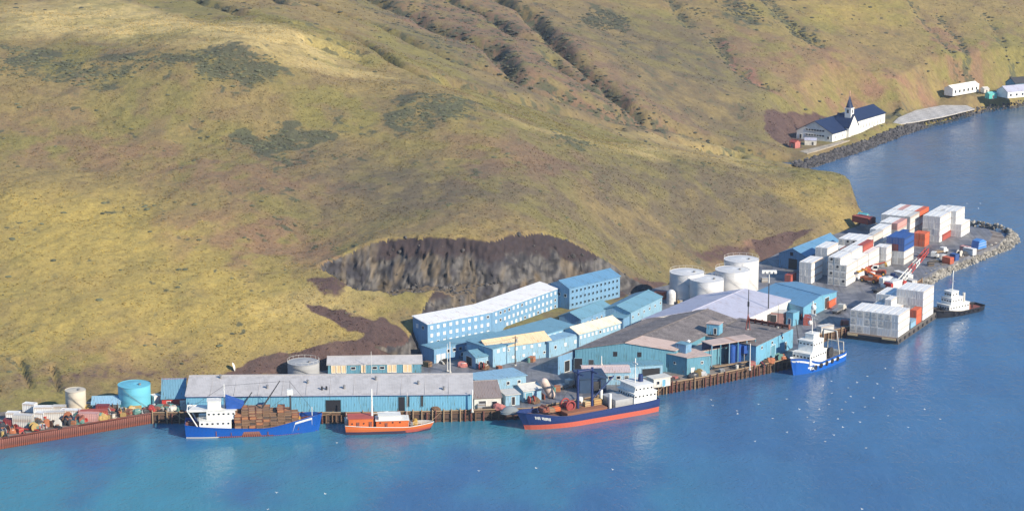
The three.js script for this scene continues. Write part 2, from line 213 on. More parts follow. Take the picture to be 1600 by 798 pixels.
lay('scrub', [[895, 24], [930, 10], [985, 25], [990, 50], [940, 45], [905, 40]], 0.75, 8); lay('scrub', [[965, 60], [985, 65], [982, 76], [965, 74]], 0.7, 4); lay('scrub', [[1060, 0], [1090, 5], [1140, 30], [1110, 30], [1070, 18]], 0.5, 8); lay('scrub', [[1120, 0], [1190, 5], [1215, 40], [1160, 40], [1130, 20]], 0.55, 8);
lay('scrub', [[1210, 5], [1260, 40], [1295, 65], [1260, 68], [1225, 45]], 0.6, 8); lay('scrub', [[1370, 148], [1420, 140], [1470, 148], [1470, 162], [1420, 168], [1385, 182]], 0.6, 6); lay('scrub', [[1475, 148], [1512, 154], [1518, 163], [1490, 160]], 1, 3);
lay('scrub', [[910, 430], [1000, 420], [1060, 405], [1160, 380], [1120, 400], [1060, 425], [985, 452]], 0.45, 6); lay('scrub', [[950, 330], [1010, 350], [1100, 370], [1090, 385], [1000, 380], [950, 360]], 0.3, 8);
for (const [u, v, a, b] of [[255, 135, 12, 4], [365, 145, 10, 4], [195, 195, 12, 4], [130, 172, 14, 3], [305, 248, 16, 5], [5, 212, 9, 5], [380, 238, 8, 3], [460, 315, 14, 5], [320, 312, 10, 4], [310, 377, 9, 4], [385, 375, 7, 4], [455, 350, 14, 4], [410, 315, 9, 5], [522, 386, 9, 6], [338, 436, 7, 3], [365, 437, 9, 3], [390, 440, 7, 3], [425, 444, 6, 3], [280, 450, 9, 5], [15, 370, 10, 4], [22, 345, 12, 4], [100, 332, 12, 4], [370, 528, 11, 5], [240, 537, 20, 3], [555, 385, 7, 4], [548, 320, 8, 4], [160, 305, 8, 3], [610, 290, 9, 4], [700, 320, 10, 3], [1022, 278, 7, 3], [960, 353, 8, 4], [785, 240, 9, 4], [850, 300, 12, 3], [650, 250, 12, 4], [720, 270, 9, 3], [1100, 260, 16, 4], [1000, 260, 14, 3], [445, 420, 6, 3], [550, 240, 12, 4], [500, 250, 10, 4]]) patch('scrub', u, v, a, b, 0.85, 1.6);
lay('soil', [[340, 583], [400, 556], [480, 546], [556, 536], [575, 510], [600, 499], [650, 543], [655, 566]], 1, 1.6); lay('soil', [[472, 474], [520, 482], [560, 496], [590, 510], [585, 522], [540, 520], [500, 497]], 0.85, 2.5); lay('soil', [[475, 435], [520, 430], [545, 440], [540, 465], [500, 462]], 0.6, 3);
lay('soil', [[1192, 200], [1200, 172], [1235, 158], [1275, 152], [1322, 154], [1335, 184], [1262, 200], [1245, 230], [1215, 218]], 1, 3); lay('soil', [[1178, 378], [1215, 363], [1275, 363], [1232, 385], [1215, 402], [1188, 410]], 1, 2); lay('soil', [[940, 405], [1000, 432], [1040, 440], [1030, 455], [960, 450]], 0.9, 4); lay('soil', [[1060, 392], [1130, 380], [1185, 384], [1180, 410], [1100, 408]], 0.55, 4);
lay('soil', [[0, 560], [60, 575], [180, 560], [300, 545], [380, 560], [310, 598], [0, 620]], 0.42, 8);
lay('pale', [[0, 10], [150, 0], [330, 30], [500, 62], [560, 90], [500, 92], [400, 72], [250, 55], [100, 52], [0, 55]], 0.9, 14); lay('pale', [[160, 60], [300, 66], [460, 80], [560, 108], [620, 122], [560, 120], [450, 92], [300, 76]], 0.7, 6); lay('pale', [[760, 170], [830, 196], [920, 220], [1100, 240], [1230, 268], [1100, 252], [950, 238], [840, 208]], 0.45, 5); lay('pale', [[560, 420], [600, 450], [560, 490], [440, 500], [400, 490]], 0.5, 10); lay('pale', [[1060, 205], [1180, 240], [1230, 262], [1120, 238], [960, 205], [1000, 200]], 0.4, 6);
lay('golden', [[-40, 290], [200, 300], [330, 370], [470, 440], [570, 500], [545, 540], [300, 560], [-40, 570]], 0.95, 26); lay('drab', [[440, 240], [760, 200], [900, 230], [1180, 262], [1240, 290], [1270, 375], [960, 410], [900, 360], [620, 350], [480, 330]], 0.8, 26); lay('drab', [[560, 0], [900, 0], [1200, 60], [1210, 210], [1100, 230], [760, 150]], 0.7, 30); lay('golden', [[120, 320], [260, 330], [260, 370], [150, 360]], 0.6, 12); lay('golden', [[1200, 290], [1300, 280], [1325, 300], [1330, 345], [1270, 335]], 0.6, 8); lay('golden', [[1230, 0], [1420, 0], [1400, 40], [1280, 30]], 0.5, 14); lay('golden', [[560, 200], [760, 195], [820, 250], [700, 270], [560, 250]], 0.3, 16);  // broad tones: brighter golden lower left, duller brown in the middle and behind
lay('ruddy', [[1112, 55], [1135, 62], [1160, 95], [1200, 130], [1225, 148], [1190, 134], [1150, 105]], 1, 4); lay('ruddy', [[1120, 40], [1240, 60], [1420, 110], [1400, 140], [1240, 140], [1150, 100]], 0.35, 18); lay('ruddy', [[1270, 130], [1360, 112], [1460, 118], [1480, 135], [1400, 130], [1320, 140]], 0.75, 7); lay('ruddy', [[1250, 60], [1330, 80], [1350, 110], [1290, 105]], 0.5, 8); lay('ruddy', [[1440, 30], [1540, 60], [1560, 110], [1500, 115], [1460, 80]], 0.55, 8); lay('ruddy', [[1130, 390], [1190, 380], [1185, 400], [1110, 404]], 0.8, 3);
lay('ruddy', [[0, 190], [160, 200], [420, 250], [520, 300], [400, 330], [180, 260], [0, 240]], 0.4, 18); lay('ruddy', [[240, 340], [460, 340], [560, 390], [420, 430], [300, 400]], 0.55, 14); lay('ruddy', [[600, 20], [680, 30], [780, 70], [700, 60]], 0.6, 6); lay('ruddy', [[600, 0], [820, 0], [1000, 140], [1100, 200], [1000, 190], [760, 110]], 0.45, 14); lay('scrub', [[540, -10], [860, -10], [960, 110], [1100, 200], [1200, 250], [1000, 190], [820, 140], [650, 80]], 0.42, 14); lay('scrub', [[900, 60], [1100, 60], [1190, 150], [1200, 220], [1080, 190], [980, 140]], 0.3, 14); lay('ruddy', [[700, 210], [900, 240], [900, 300], [740, 280]], 0.35, 14); lay('ruddy', [[90, 540], [230, 530], [280, 570], [180, 600], [0, 600]], 0.3, 10);
const cover = (A, x, z) => { const fx = clamp(x - CX0, 0, CNX - 2), fz = clamp(z - CZ0, 0, CNZ - 2), i = Math.floor(fx), j = Math.floor(fz), tx = fx - i, tz = fz - j, o = j * CNX + i; return lerp(lerp(A[o], A[o + 1], tx), lerp(A[o + CNX], A[o + CNX + 1], tx), tz); };
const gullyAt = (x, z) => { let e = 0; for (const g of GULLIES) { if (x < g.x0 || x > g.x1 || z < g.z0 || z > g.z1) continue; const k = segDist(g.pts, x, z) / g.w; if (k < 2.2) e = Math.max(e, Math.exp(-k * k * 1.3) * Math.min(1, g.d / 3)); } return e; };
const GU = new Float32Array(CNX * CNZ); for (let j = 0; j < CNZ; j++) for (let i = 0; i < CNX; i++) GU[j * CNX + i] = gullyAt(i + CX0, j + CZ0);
const mix3 = (a, b, t) => [lerp(a[0], b[0], t), lerp(a[1], b[1], t), lerp(a[2], b[2], t)];
const HUE = { tan: [0.245, 0.18, 0.066], olive: [0.205, 0.172, 0.05], brown: [0.205, 0.137, 0.068], pale: [0.55, 0.415, 0.165], golden: [0.40, 0.292, 0.074], drab: [0.122, 0.094, 0.06], scrub: [0.066, 0.073, 0.040], soil: [0.092, 0.052, 0.043], ruddy: [0.255, 0.130, 0.086] };
function turf(x, z) { // colour of the ground, linear
  const wx = x + (fbm(x / 9, z / 9, 3) - 0.5) * 14, wz = z + (fbm(x / 9 + 50, z / 9, 3) - 0.5) * 14, n1 = fbm(x / 38, z / 38 + 90, 4), n2 = fbm(x / 7.5 + 20, z / 7.5, 4), n3 = fbm(x / 1.7, z / 1.7 + 5, 3), n4 = vn(x * 2.1, z * 2.1);
  let c = mix3(HUE.tan, HUE.olive, sstep(0.38, 0.62, n1)); c = mix3(c, HUE.brown, sstep(0.45, 0.72, n2) * 0.6);
  c = mix3(c, HUE.drab, cover(COVER.drab, wx, wz) * (0.5 + 0.5 * sstep(0.3, 0.6, n2))); c = mix3(c, HUE.golden, cover(COVER.golden, wx, wz) * (0.62 + 0.38 * sstep(0.2, 0.7, fbm(x / 22, z / 22 + 33, 3)))); c = mix3(c, HUE.pale, cover(COVER.pale, wx, wz) * (0.55 + 0.45 * sstep(0.35, 0.6, n2))); c = mix3(c, HUE.ruddy, cover(COVER.ruddy, wx, wz) * sstep(0.30, 0.58, n2));
  c = mix3(c, HUE.scrub, clamp(sstep(0.34, 0.66, cover(COVER.scrub, x + (wx - x) * 2.2, z + (wz - z) * 2.2) * 0.72 + (n3 - 0.5) * 0.9 + (n2 - 0.5) * 1.0) * 0.85)); c = mix3(c, HUE.scrub, 0.2 * sstep(0.62, 0.74, n3 * 0.55 + n2 * 0.5));
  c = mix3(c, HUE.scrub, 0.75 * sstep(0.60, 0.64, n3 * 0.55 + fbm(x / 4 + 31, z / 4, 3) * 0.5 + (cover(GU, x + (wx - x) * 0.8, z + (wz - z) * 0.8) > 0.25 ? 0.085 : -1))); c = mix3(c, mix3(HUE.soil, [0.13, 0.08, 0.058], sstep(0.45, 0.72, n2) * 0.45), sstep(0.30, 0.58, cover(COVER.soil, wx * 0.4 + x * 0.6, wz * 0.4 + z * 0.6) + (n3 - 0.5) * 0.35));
  const v = 0.64 + 0.56 * n3 + 0.34 * (n4 - 0.35); return [c[0] * v, c[1] * v, c[2] * v];
}
// quarry rock: grey, upright streaks, ochre stains, overburden of brown soil on top
function rockColour(x, y, z, top) {
  const s = fbm(x / 1.5 + fbm(y / 2, x / 4) * 3.2, y / 2.3 + 3, 5), b = fbm(x / 6, y / 4.5 + 11, 4), f = fbm(x * 1.3, y * 1.3 + z, 3); let c = mix3([0.034, 0.032, 0.035], [0.118, 0.108, 0.099], sstep(0.34, 0.66, s)); c = mix3(c, [0.035, 0.032, 0.04], sstep(0.56, 0.70, b) * 0.8); c = mix3(c, [0.19, 0.14, 0.08], sstep(0.56, 0.70, fbm(x / 5 + 70, y / 12, 3)) * 0.5);
  const v = 0.30 + 1.25 * f; return [c[0] * v, c[1] * v, c[2] * v];
}
// ---------------------------------------------------------------- ground meshes
function texOf(x0, z0, w, d, n, fn) { // a colour map laid over the plan, in metres
  const D = new Uint8Array(n * n * 4), enc = (c) => Math.round(255 * Math.pow(clamp(c), 1 / 2.2));
  for (let j = 0; j < n; j++) for (let i = 0; i < n; i++) { const c = fn(x0 + (i + 0.5) / n * w, z0 + (j + 0.5) / n * d), o = (j * n + i) * 4; D[o] = enc(c[0]); D[o + 1] = enc(c[1]); D[o + 2] = enc(c[2]); D[o + 3] = 255; }
  const t = new THREE.DataTexture(D, n, n); t.magFilter = THREE.LinearFilter; t.minFilter = THREE.LinearMipmapLinearFilter; t.generateMipmaps = true; t.colorSpace = THREE.SRGBColorSpace; t.needsUpdate = true; return t;
}
const isCliff = (x, z) => x > -95 && x < 75 && z > -850 && z < -725 && baseHeight(x, z) - height(x, z, false) > 0.6 && sdPoly(YARD, x, z) < 0.5;
function gridMesh(x0, x1, z0, z1, s, drop) {
  const nx = Math.round((x1 - x0) / s) + 1, nz = Math.round((z1 - z0) / s) + 1, P = new Float32Array(nx * nz * 3), U = new Float32Array(nx * nz * 2), I = [], cliff = new Uint8Array(nx * nz);
  if (drop) for (let j = 0; j < nz - 1; j++) for (let i = 0; i < nx - 1; i++) cliff[j * nx + i] = isCliff(x0 + (i + 0.5) * s, z0 + (j + 0.5) * s) ? 1 : 0;
  for (let j = 0; j < nz; j++) for (let i = 0; i < nx; i++) { const o = j * nx + i, x = x0 + i * s, z = z0 + j * s; P[o * 3] = x; P[o * 3 + 1] = height(x, z); P[o * 3 + 2] = z; U[o * 2] = i / (nx - 1); U[o * 2 + 1] = j / (nz - 1); }
  for (let j = 0; j < nz - 1; j++) for (let i = 0; i < nx - 1; i++) { const a = j * nx + i, b = a + 1, c = a + nx, d = c + 1; if (cliff[a] || Math.max(P[a * 3 + 1], P[b * 3 + 1], P[c * 3 + 1], P[d * 3 + 1]) < -3) continue; I.push(a, c, b, b, c, d); }
  const g = new THREE.BufferGeometry(); g.setAttribute('position', new THREE.BufferAttribute(P, 3)); g.setAttribute('uv', new THREE.BufferAttribute(U, 2)); g.setIndex(I); g.computeVertexNormals(); return { g, cliff, nx, nz };
}
const turfBump = tex(256, 256, (i, j) => { const v = nFine(i, j) * 0.7 + hsh(i, j) * 0.3; return [v, v, v]; });
const NEAR = [-280, 280, -1040, -580], FAR = [-420, 460, -1640, -1036];
{
  const [x0, x1, z0, z1] = NEAR, { g, cliff, nx, nz } = gridMesh(x0, x1, z0, z1, 1, true);
  const b1 = turfBump.clone(); b1.repeat.set((x1 - x0) / 14, (z1 - z0) / 14);
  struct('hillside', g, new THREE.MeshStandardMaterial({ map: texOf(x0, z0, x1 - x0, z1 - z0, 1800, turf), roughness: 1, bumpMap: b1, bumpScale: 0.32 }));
  // the quarry face, twice as fine, roughened into upright ribs
  const P = [], K = [], I = [], at2 = new Map();
  const vert = (i, j) => { const k = i * 4096 + j; if (at2.has(k)) return at2.get(k); const x = x0 + i / 2, z = z0 + j / 2, y = height(x, z), cut = baseHeight(x, z) - y, deep = sstep(0.5, 4, cut) * sstep(0.5, 3, -sdPoly(YARD, x, z));
    const rib = (fbm(x / 3.4 + 4, y / 4.5, 4) - 0.5) * 5.2 + (fbm(x / 1.1, y / 1.3 + 8, 2) - 0.5) * 2.2; P.push(x + (vn(x / 2, y / 3) - 0.5) * 0.8 * deep, y + (vn(x, z * 1.3) - 0.5) * 0.5 * deep, z + rib * deep);
    const over = sstep(7.2, 5.2, cut + (fbm(x / 4, z / 6, 3) - 0.5) * 5) * sstep(-52, -46, x) * sstep(16, 18, y) , flat = sstep(1.2, 0.4, Math.abs(height(x, z - 1, false) - height(x, z + 1, false))); let c = rockColour(x, y, z); c = mix3(c, mix3([0.046, 0.031, 0.031], [0.030, 0.022, 0.024], vn(x, y)), over); c = mix3(c, mix3([0.13, 0.098, 0.062], HUE.brown, 0.5 * vn(x / 3, z / 3)), clamp(flat * 1.2)); c = mix3(c, turf(x, z), sstep(0.9, 0.5, cut)); K.push(...c); at2.set(k, P.length / 3 - 1); return P.length / 3 - 1; };
  for (let j = 0; j < nz - 1; j++) for (let i = 0; i < nx - 1; i++) if (cliff[j * nx + i]) for (let q = 0; q < 2; q++) for (let p = 0; p < 2; p++) { const a = vert(2 * i + p, 2 * j + q), b = vert(2 * i + p + 1, 2 * j + q), c = vert(2 * i + p, 2 * j + q + 1), d = vert(2 * i + p + 1, 2 * j + q + 1); I.push(a, c, b, b, c, d); }
  const q = new THREE.BufferGeometry(); q.setAttribute('position', new THREE.Float32BufferAttribute(P, 3)); q.setAttribute('color', new THREE.Float32BufferAttribute(K, 3)); q.setIndex(I); q.computeVertexNormals();
  struct('quarry_cliff', q, new THREE.MeshStandardMaterial({ vertexColors: true, roughness: 0.95, side: THREE.DoubleSide }));
}
{
  const [x0, x1, z0, z1] = FAR, { g } = gridMesh(x0, x1, z0, z1, 2, false); const b1 = turfBump.clone(); b1.repeat.set((x1 - x0) / 20, (z1 - z0) / 20);
  const p = g.attributes.position; for (let i = 0; i < p.count; i++) if (p.getZ(i) > -1041) p.setY(i, p.getY(i) - 0.3);
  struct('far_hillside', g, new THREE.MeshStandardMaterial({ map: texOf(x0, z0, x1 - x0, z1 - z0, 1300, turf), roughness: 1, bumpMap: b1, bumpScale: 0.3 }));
}
// level plates of the plant: quay, yards; each a solid slab with its face to the water
function slab(name, pts, top, bottom, mat) {
  const s = new THREE.Shape(pts.map(([x, z]) => new THREE.Vector2(x, -z))), g = new THREE.ExtrudeGeometry(s, { depth: top - bottom, bevelEnabled: false, curveSegments: 1 });
  g.rotateX(-Math.PI / 2); g.translate(0, bottom, 0); return struct(name, g, mat);
}
const dirtTex = texOf(0, 0, 24, 24, 512, (x, z) => { const n = fbm(x * 1.2, z * 1.2, 4), m = fbm(x / 3, z / 3, 3), c = mix3([0.13, 0.10, 0.085], [0.24, 0.20, 0.17], sstep(0.3, 0.7, m)), v = 0.7 + 0.6 * n; return [c[0] * v, c[1] * v, c[2] * v]; });
const tarTex = texOf(0, 0, 40, 40, 512, (x, z) => { const n = fbm(x * 1.5, z * 1.5, 3), m = fbm(x / 5, z / 5 + 8, 4), w = sstep(0.5, 0.62, fbm(x / 3 + 30, z / 9, 3)), c = mix3(mix3([0.115, 0.118, 0.14], [0.19, 0.188, 0.205], sstep(0.35, 0.65, m)), [0.22, 0.21, 0.20], w * 0.5), v = 0.78 + 0.44 * n - 0.22 * sstep(0.60, 0.66, vn(x * 1.1 + 4, z / 14)); return [c[0] * v, c[1] * v, c[2] * v]; });
for (const [t, s] of [[dirtTex, 24], [tarTex, 40]]) { t.wrapS = t.wrapT = THREE.RepeatWrapping; t.repeat.set(1 / s, 1 / s); }
const dirtMat = new THREE.MeshStandardMaterial({ map: dirtTex, roughness: 1 }), tarMat = new THREE.MeshStandardMaterial({ map: tarTex, roughness: 0.6 });
const xz = (u, v, h = PAD) => { const p = at(u, v, h); return [p.x, p.z]; };
// water: open sea with a fine chop
{
  const n = 512, sea = (f, o) => wrapN(n, f, o), a = sea(9, 3), b = sea(26, 40), c = sea(70, 80); const H = new Float32Array(n * n); for (let j = 0; j < n; j++) for (let i = 0; i < n; i++) H[j * n + i] = a(i, j) * 0.5 + b(i, j) * 0.32 + c(i, j) * 0.18;
  const t = tex(n, n, (i, j) => { const v = sstep(0.25, 0.75, H[j * n + i]); return [v, v, v]; }); t.repeat.set(3000 / 34, 3000 / 42);
  const x0 = -360, z0 = -1420, w = 860, d = 900;
  const col = texOf(x0, z0, w, d, 768, (x, z) => { const m = fbm(x / 70 + 5, z / 110, 4), f = fbm(x / 6, z / 14, 4), e = fbm(x / 24, z / 60 + 9, 4), k = sstep(0.30, 0.60, m + (e - 0.5) * 0.5) * (1 - sstep(10, 110, x + (e - 0.5) * 90)); const q = mix3(mix3([0.038, 0.120, 0.250], [0.044, 0.136, 0.268], sstep(0.4, 0.6, e)), [0.044, 0.215, 0.290], k); const v = 0.90 + 0.2 * f; return [q[0] * v, q[1] * v, q[2] * v]; });
  const g = new THREE.PlaneGeometry(3000, 3000, 1, 1); g.rotateX(-Math.PI / 2); g.translate(0, 0, -1500);
  const uv = g.attributes.uv, p = g.attributes.position; // colour map over its own rectangle, mirrored beyond; bump keeps metres
  for (let i = 0; i < p.count; i++) uv.setXY(i, (p.getX(i) - x0) / w, (p.getZ(i) - z0) / d);
  col.wrapS = col.wrapT = THREE.MirroredRepeatWrapping; t.repeat.set(w / 17, d / 24);
  const m = new THREE.MeshPhysicalMaterial({ map: col, roughness: 0.07, ior: 1.33, bumpMap: t, bumpScale: 0.14 });
  struct('water', g, m);
}
// ---------------------------------------------------------------- builders for the plant
// a building on any four corners (pixels at eave height, or front two and a depth); its group stands at the middle of the footprint
const mid = (...p) => p.reduce((s, q) => s.add(q), new THREE.Vector3()).multiplyScalar(1 / p.length);
function slabFaces(q, th) { // a sheet of thickness th under the outline q
  const lo = q.map((p) => p.clone().setY(p.y - th)), n = q.length, f = [q, [...lo].reverse()]; for (let i = 0; i < n; i++) f.push([q[i], lo[i], lo[(i + 1) % n], q[(i + 1) % n]]); return faces(f);
}
function building(name, label, category, o) {
  const base = o.base ?? PAD, eave = o.eave, W = o.c.map(([u, v, h]) => { const p = at(u, v, h ?? eave); p.y = 0; return p; });
  if (W.length === 2) { const d = W[1].clone().sub(W[0]).normalize(), b = new THREE.Vector3(d.z, 0, -d.x); W.push(W[1].clone().addScaledVector(b, o.depth), W[0].clone().addScaledVector(b, o.depth)); }
  const c = mid(...W), d = W[1].clone().sub(W[0]), turn = Math.atan2(-d.z, d.x), g = thing(name, label, category, [c.x, base, c.z], turn, o.group);
  const cs = Math.cos(turn), sn = Math.sin(turn), L = W.map((p) => { const x = p.x - c.x, z = p.z - c.z; return new THREE.Vector3(cs * x - sn * z, 0, sn * x + cs * z); });   // FL FR BR BL, in the building's own axes
  const H = eave - base, R = (o.ridge ?? eave) - base, ov = o.overhang ?? 0.5, up = (p, y) => p.clone().setY(y), out = (p, k = ov) => p.clone().addScaledVector(p.clone().setY(0).normalize(), k);
  const wall = o.wall || C.blueWall, roof = o.roof || C.blueRoof, F = [];
  const kind = o.shape ?? 'gable', along = o.along ?? 'x';   // ridge along x (parallel to the front) or z (front to back)
  const top = (i) => kind === 'shed' ? (i < 2 ? H : R) : H;
  for (let i = 0; i < 4; i++) { const a = L[i], b = L[(i + 1) % 4], gable = kind === 'gable' && (along === 'x' ? i % 2 === 1 : i % 2 === 0); const w = [up(a, 0), up(b, 0), up(b, top((i + 1) % 4))]; if (gable) w.push(up(mid(a, b), R)); w.push(up(a, top(i))); F.push(w); }
  part('wall', faces(F), wall, g);
  const E = L.map((p, i) => up(out(p), top(i) + 0.06)), th = 0.22;
  if (kind === 'gable') {
    const r0 = along === 'x' ? mid(L[0], L[3]) : mid(L[0], L[1]), r1 = along === 'x' ? mid(L[1], L[2]) : mid(L[3], L[2]), dir = r1.clone().sub(r0).normalize(), drop = 0.06 - 0.12;
    const A = up(r0.clone().addScaledVector(dir, -ov * 0.8), R + 0.1), B = up(r1.clone().addScaledVector(dir, ov * 0.8), R + 0.1);
    const sides = along === 'x' ? [[E[0], E[1], B, A], [E[2], E[3], A, B]] : [[E[3], E[0], A, B], [E[1], E[2], B, A]];
    sides.forEach((s, i) => { const strips = o.roofBands && (i === (o.bandSide ?? i)) ? o.roofBands : [[0, 1, i === 1 && o.roof2 ? o.roof2 : roof]];
      for (const [a, b, m] of strips) { const k = along === 'x' ? [0, 1, 2, 3] : (i ? [0, 1, 2, 3] : [1, 0, 3, 2]); const q = [s[k[0]].clone().lerp(s[k[1]], a), s[k[0]].clone().lerp(s[k[1]], b), s[k[3]].clone().lerp(s[k[2]], b), s[k[3]].clone().lerp(s[k[2]], a)]; part('roof', slabFaces(q, th), m, g); } });
    part('ridge_cap', bar(A.clone().setY(A.y + 0.06), B.clone().setY(B.y + 0.06), 0.16, 6), o.cap || roof, g);
  } else { part('roof', slabFaces(E, th), roof, g); if (o.parapet) for (let i = 0; i < 4; i++) part('parapet', bar(E[i], E[(i + 1) % 4], 0.2, 4), o.cap || wall, g); }
  for (const f of o.fit || []) fitting(g, L, f);
  g.userData.corners = undefined; delete g.userData.corners; g.L = L; g.H = H; return g;
}
// a window, door or vent set in a wall: wall 0 front, 1 right, 2 back, 3 left; s in metres from the wall's left end (as a share when 0..1 with 'share')
const winGeo = {}; 
function fitting(g, L, f) {
  const a = L[f.wall], b = L[(f.wall + 1) % 4], d = b.clone().sub(a), len = d.length(); d.normalize(); const n = new THREE.Vector3(-d.z, 0, d.x), s = f.share !== undefined ? f.share * len : f.s;
  const p = a.clone().addScaledVector(d, s).addScaledVector(n, 0.02), ry = Math.atan2(n.x, n.z), key = `${f.w},${f.h}`;
  winGeo[key] ??= { frame: join([bxb(-f.w / 2 - 0.12, -f.w / 2, -f.h / 2 - 0.12, f.h / 2 + 0.12, 0, 0.1), bxb(f.w / 2, f.w / 2 + 0.12, -f.h / 2 - 0.12, f.h / 2 + 0.12, 0, 0.1), bxb(-f.w / 2, f.w / 2, f.h / 2, f.h / 2 + 0.12, 0, 0.1), bxb(-f.w / 2, f.w / 2, -f.h / 2 - 0.16, -f.h / 2, 0, 0.16)]), pane: bxb(-f.w / 2, f.w / 2, -f.h / 2, f.h / 2, 0.01, 0.05) };
  const fr = part(f.kind || 'window', winGeo[key].frame, f.frame || C.white, g); fr.position.set(p.x, f.y, p.z); fr.rotation.y = ry;
  const pn = part(f.kind === 'door' ? 'door_leaf' : f.kind === 'vent' ? 'grille' : 'pane', winGeo[key].pane, f.pane || C.glass, fr); return fr;
}
const rowOf = (wall, n, y, w, h, a = 0.06, b = 0.94, extra = {}) => Array.from({ length: n }, (_, i) => ({ wall, share: n > 1 ? lerp(a, b, i / (n - 1)) : (a + b) / 2, y, w, h, ...extra }));
// storage tank with a low cone roof, shell hoops, stair rail
function tank(name, label, u, v, r, h, m, base = PAD, o = {}) { // pixel of the middle of its foot
  const p = at(u, v, base), g = thing(name, label, 'tank', [p.x, base, p.z], 0, o.group), n = 40;
  part('shell', [new THREE.CylinderGeometry(r, r, h, n, 1, true).translate(0, h / 2, 0), ...[0.02, 0.34, 0.67].map((k) => new THREE.CylinderGeometry(r + 0.05, r + 0.05, 0.12, n, 1, true).translate(0, h * k + 0.06, 0))], m, g);
  part('roof', [new THREE.ConeGeometry(r + 0.06, r * 0.09, n).translate(0, h + r * 0.045, 0), new THREE.CylinderGeometry(r + 0.09, r + 0.09, 0.22, n, 1, true).translate(0, h - 0.02, 0)], o.roof || m, g);
  part('hatch', cyl(0.45, 0.45, 0.5, r * 0.4, h + r * 0.05, r * 0.3, 10), o.hatch || C.steel, g);
  if (o.rail !== false) { const l = []; for (let k = 0; k < 16; k++) { const a = k / 16 * 6.283; l.push(bar([Math.cos(a) * r, h, Math.sin(a) * r], [Math.cos(a) * r, h + 1, Math.sin(a) * r], 0.035, 4)); } l.push(new THREE.TorusGeometry(r, 0.035, 4, 32).rotateX(Math.PI / 2).translate(0, h + 1, 0)); part('handrail', l, C.white, g); }
  const st = []; for (let k = 0; k < 22; k++) { const a = 0.5 + k / 21 * 1.7, y = 0.3 + k / 21 * (h - 0.3); st.push(box(0.6, 0.05, 0.2, 0, 0, 0).rotateY(-a + Math.PI / 2).translate(Math.cos(a) * (r + 0.3), y, Math.sin(a) * (r + 0.3))); } part('stair', st, C.steel, g);
  return g;
}
function pole(name, label, category, u, v, h, m, base = PAD, o = {}) {
  const p = at(u, v, base), g = thing(name, label, category, [p.x, base, p.z], o.turn || 0, o.group); part('mast', cyl(o.r || 0.16, (o.r || 0.16) * 0.6, h, 0, 0, 0, 8), m, g); part('footing', cyl(0.45, 0.45, 0.4, 0, 0, 0, 10), C.offwhite, g); return g;
}
// ---------------------------------------------------------------- quays and yards
slab('yard', YARD, PAD, -4, tarMat);
{ // bare dirt of the scrap yard, loading strips and paler aprons: thin sheets on the yard
  const sheet = (name, pts, y, m) => { const s = new THREE.Shape(pts.map(([x, z]) => new THREE.Vector2(x, -z))); const g = new THREE.ShapeGeometry(s, 1); g.rotateX(-Math.PI / 2); g.translate(0, y, 0); return struct(name, g, m); };
  sheet('scrap_yard', [xz(-60, 696), xz(0, 684.2), xz(120, 664.3), xz(236, 644.5), xz(262, 640), xz(300, 632), xz(300, 606), xz(240, 618), xz(150, 627), xz(100, 633), xz(0, 645), xz(-60, 651)], PAD + 0.006, dirtMat);
  sheet('gravel_apron', [xz(1100, 588.5), xz(1230, 561), xz(1180, 556), xz(1095, 575), xz(1020, 590), xz(1020, 602.5)], PAD + 0.006, dirtMat);
  sheet('spit_gravel', [xz(1474, 415.5), xz(1524, 395.5), xz(1560, 381.5), xz(1571, 372), xz(1565, 364.5), xz(1546, 359), xz(1552, 366), xz(1548, 374), xz(1500, 392), xz(1465, 408)], PAD + 0.006, dirtMat);
}
function ribWall(name, label, cat, pts, top, bottom, m, pitch = 0.6) { // steel sheet piling along a line of points
  const P = pts.map(([x, z]) => new THREE.Vector3(x, 0, z)), c = mid(...P), g = thing(name, label, cat, [c.x, 0, c.z]), F = [], prof = [];
  for (let i = 1; i < P.length; i++) { const a = P[i - 1], d = P[i].clone().sub(a), len = d.length(), n = new THREE.Vector3(-d.z, 0, d.x).normalize(); d.normalize(); for (let s = 0; s < len; s += pitch) for (const [q, w] of [[0, 0], [0.25, 0], [0.5, 0.3], [0.75, 0.3]]) prof.push(a.clone().addScaledVector(d, s + q * pitch).addScaledVector(n, 0.15 + w).sub(c)); }
  for (let i = 1; i < prof.length; i++) { const a = prof[i - 1], b = prof[i]; F.push([a.clone().setY(bottom), b.clone().setY(bottom), b.clone().setY(top), a.clone().setY(top)]); }
  part('sheeting', faces(F), m, g);
  for (let i = 1; i < P.length; i++) { const n = P[i].clone().sub(P[i - 1]), q = new THREE.Vector3(-n.z, 0, n.x).normalize().multiplyScalar(0.3); part('cap_beam', bar(P[i - 1].clone().sub(c).add(q).setY(top), P[i].clone().sub(c).add(q).setY(top), 0.3, 4), C.rust, g); }
  return g;
}
ribWall('sheet_pile_wall', 'long rust red steel sheet pile wall fronting the scrap yard', 'sea wall', [xz(-60, 697), xz(0, 685), xz(120, 665), xz(238, 645)], PAD + 0.12, -4, C.rust);
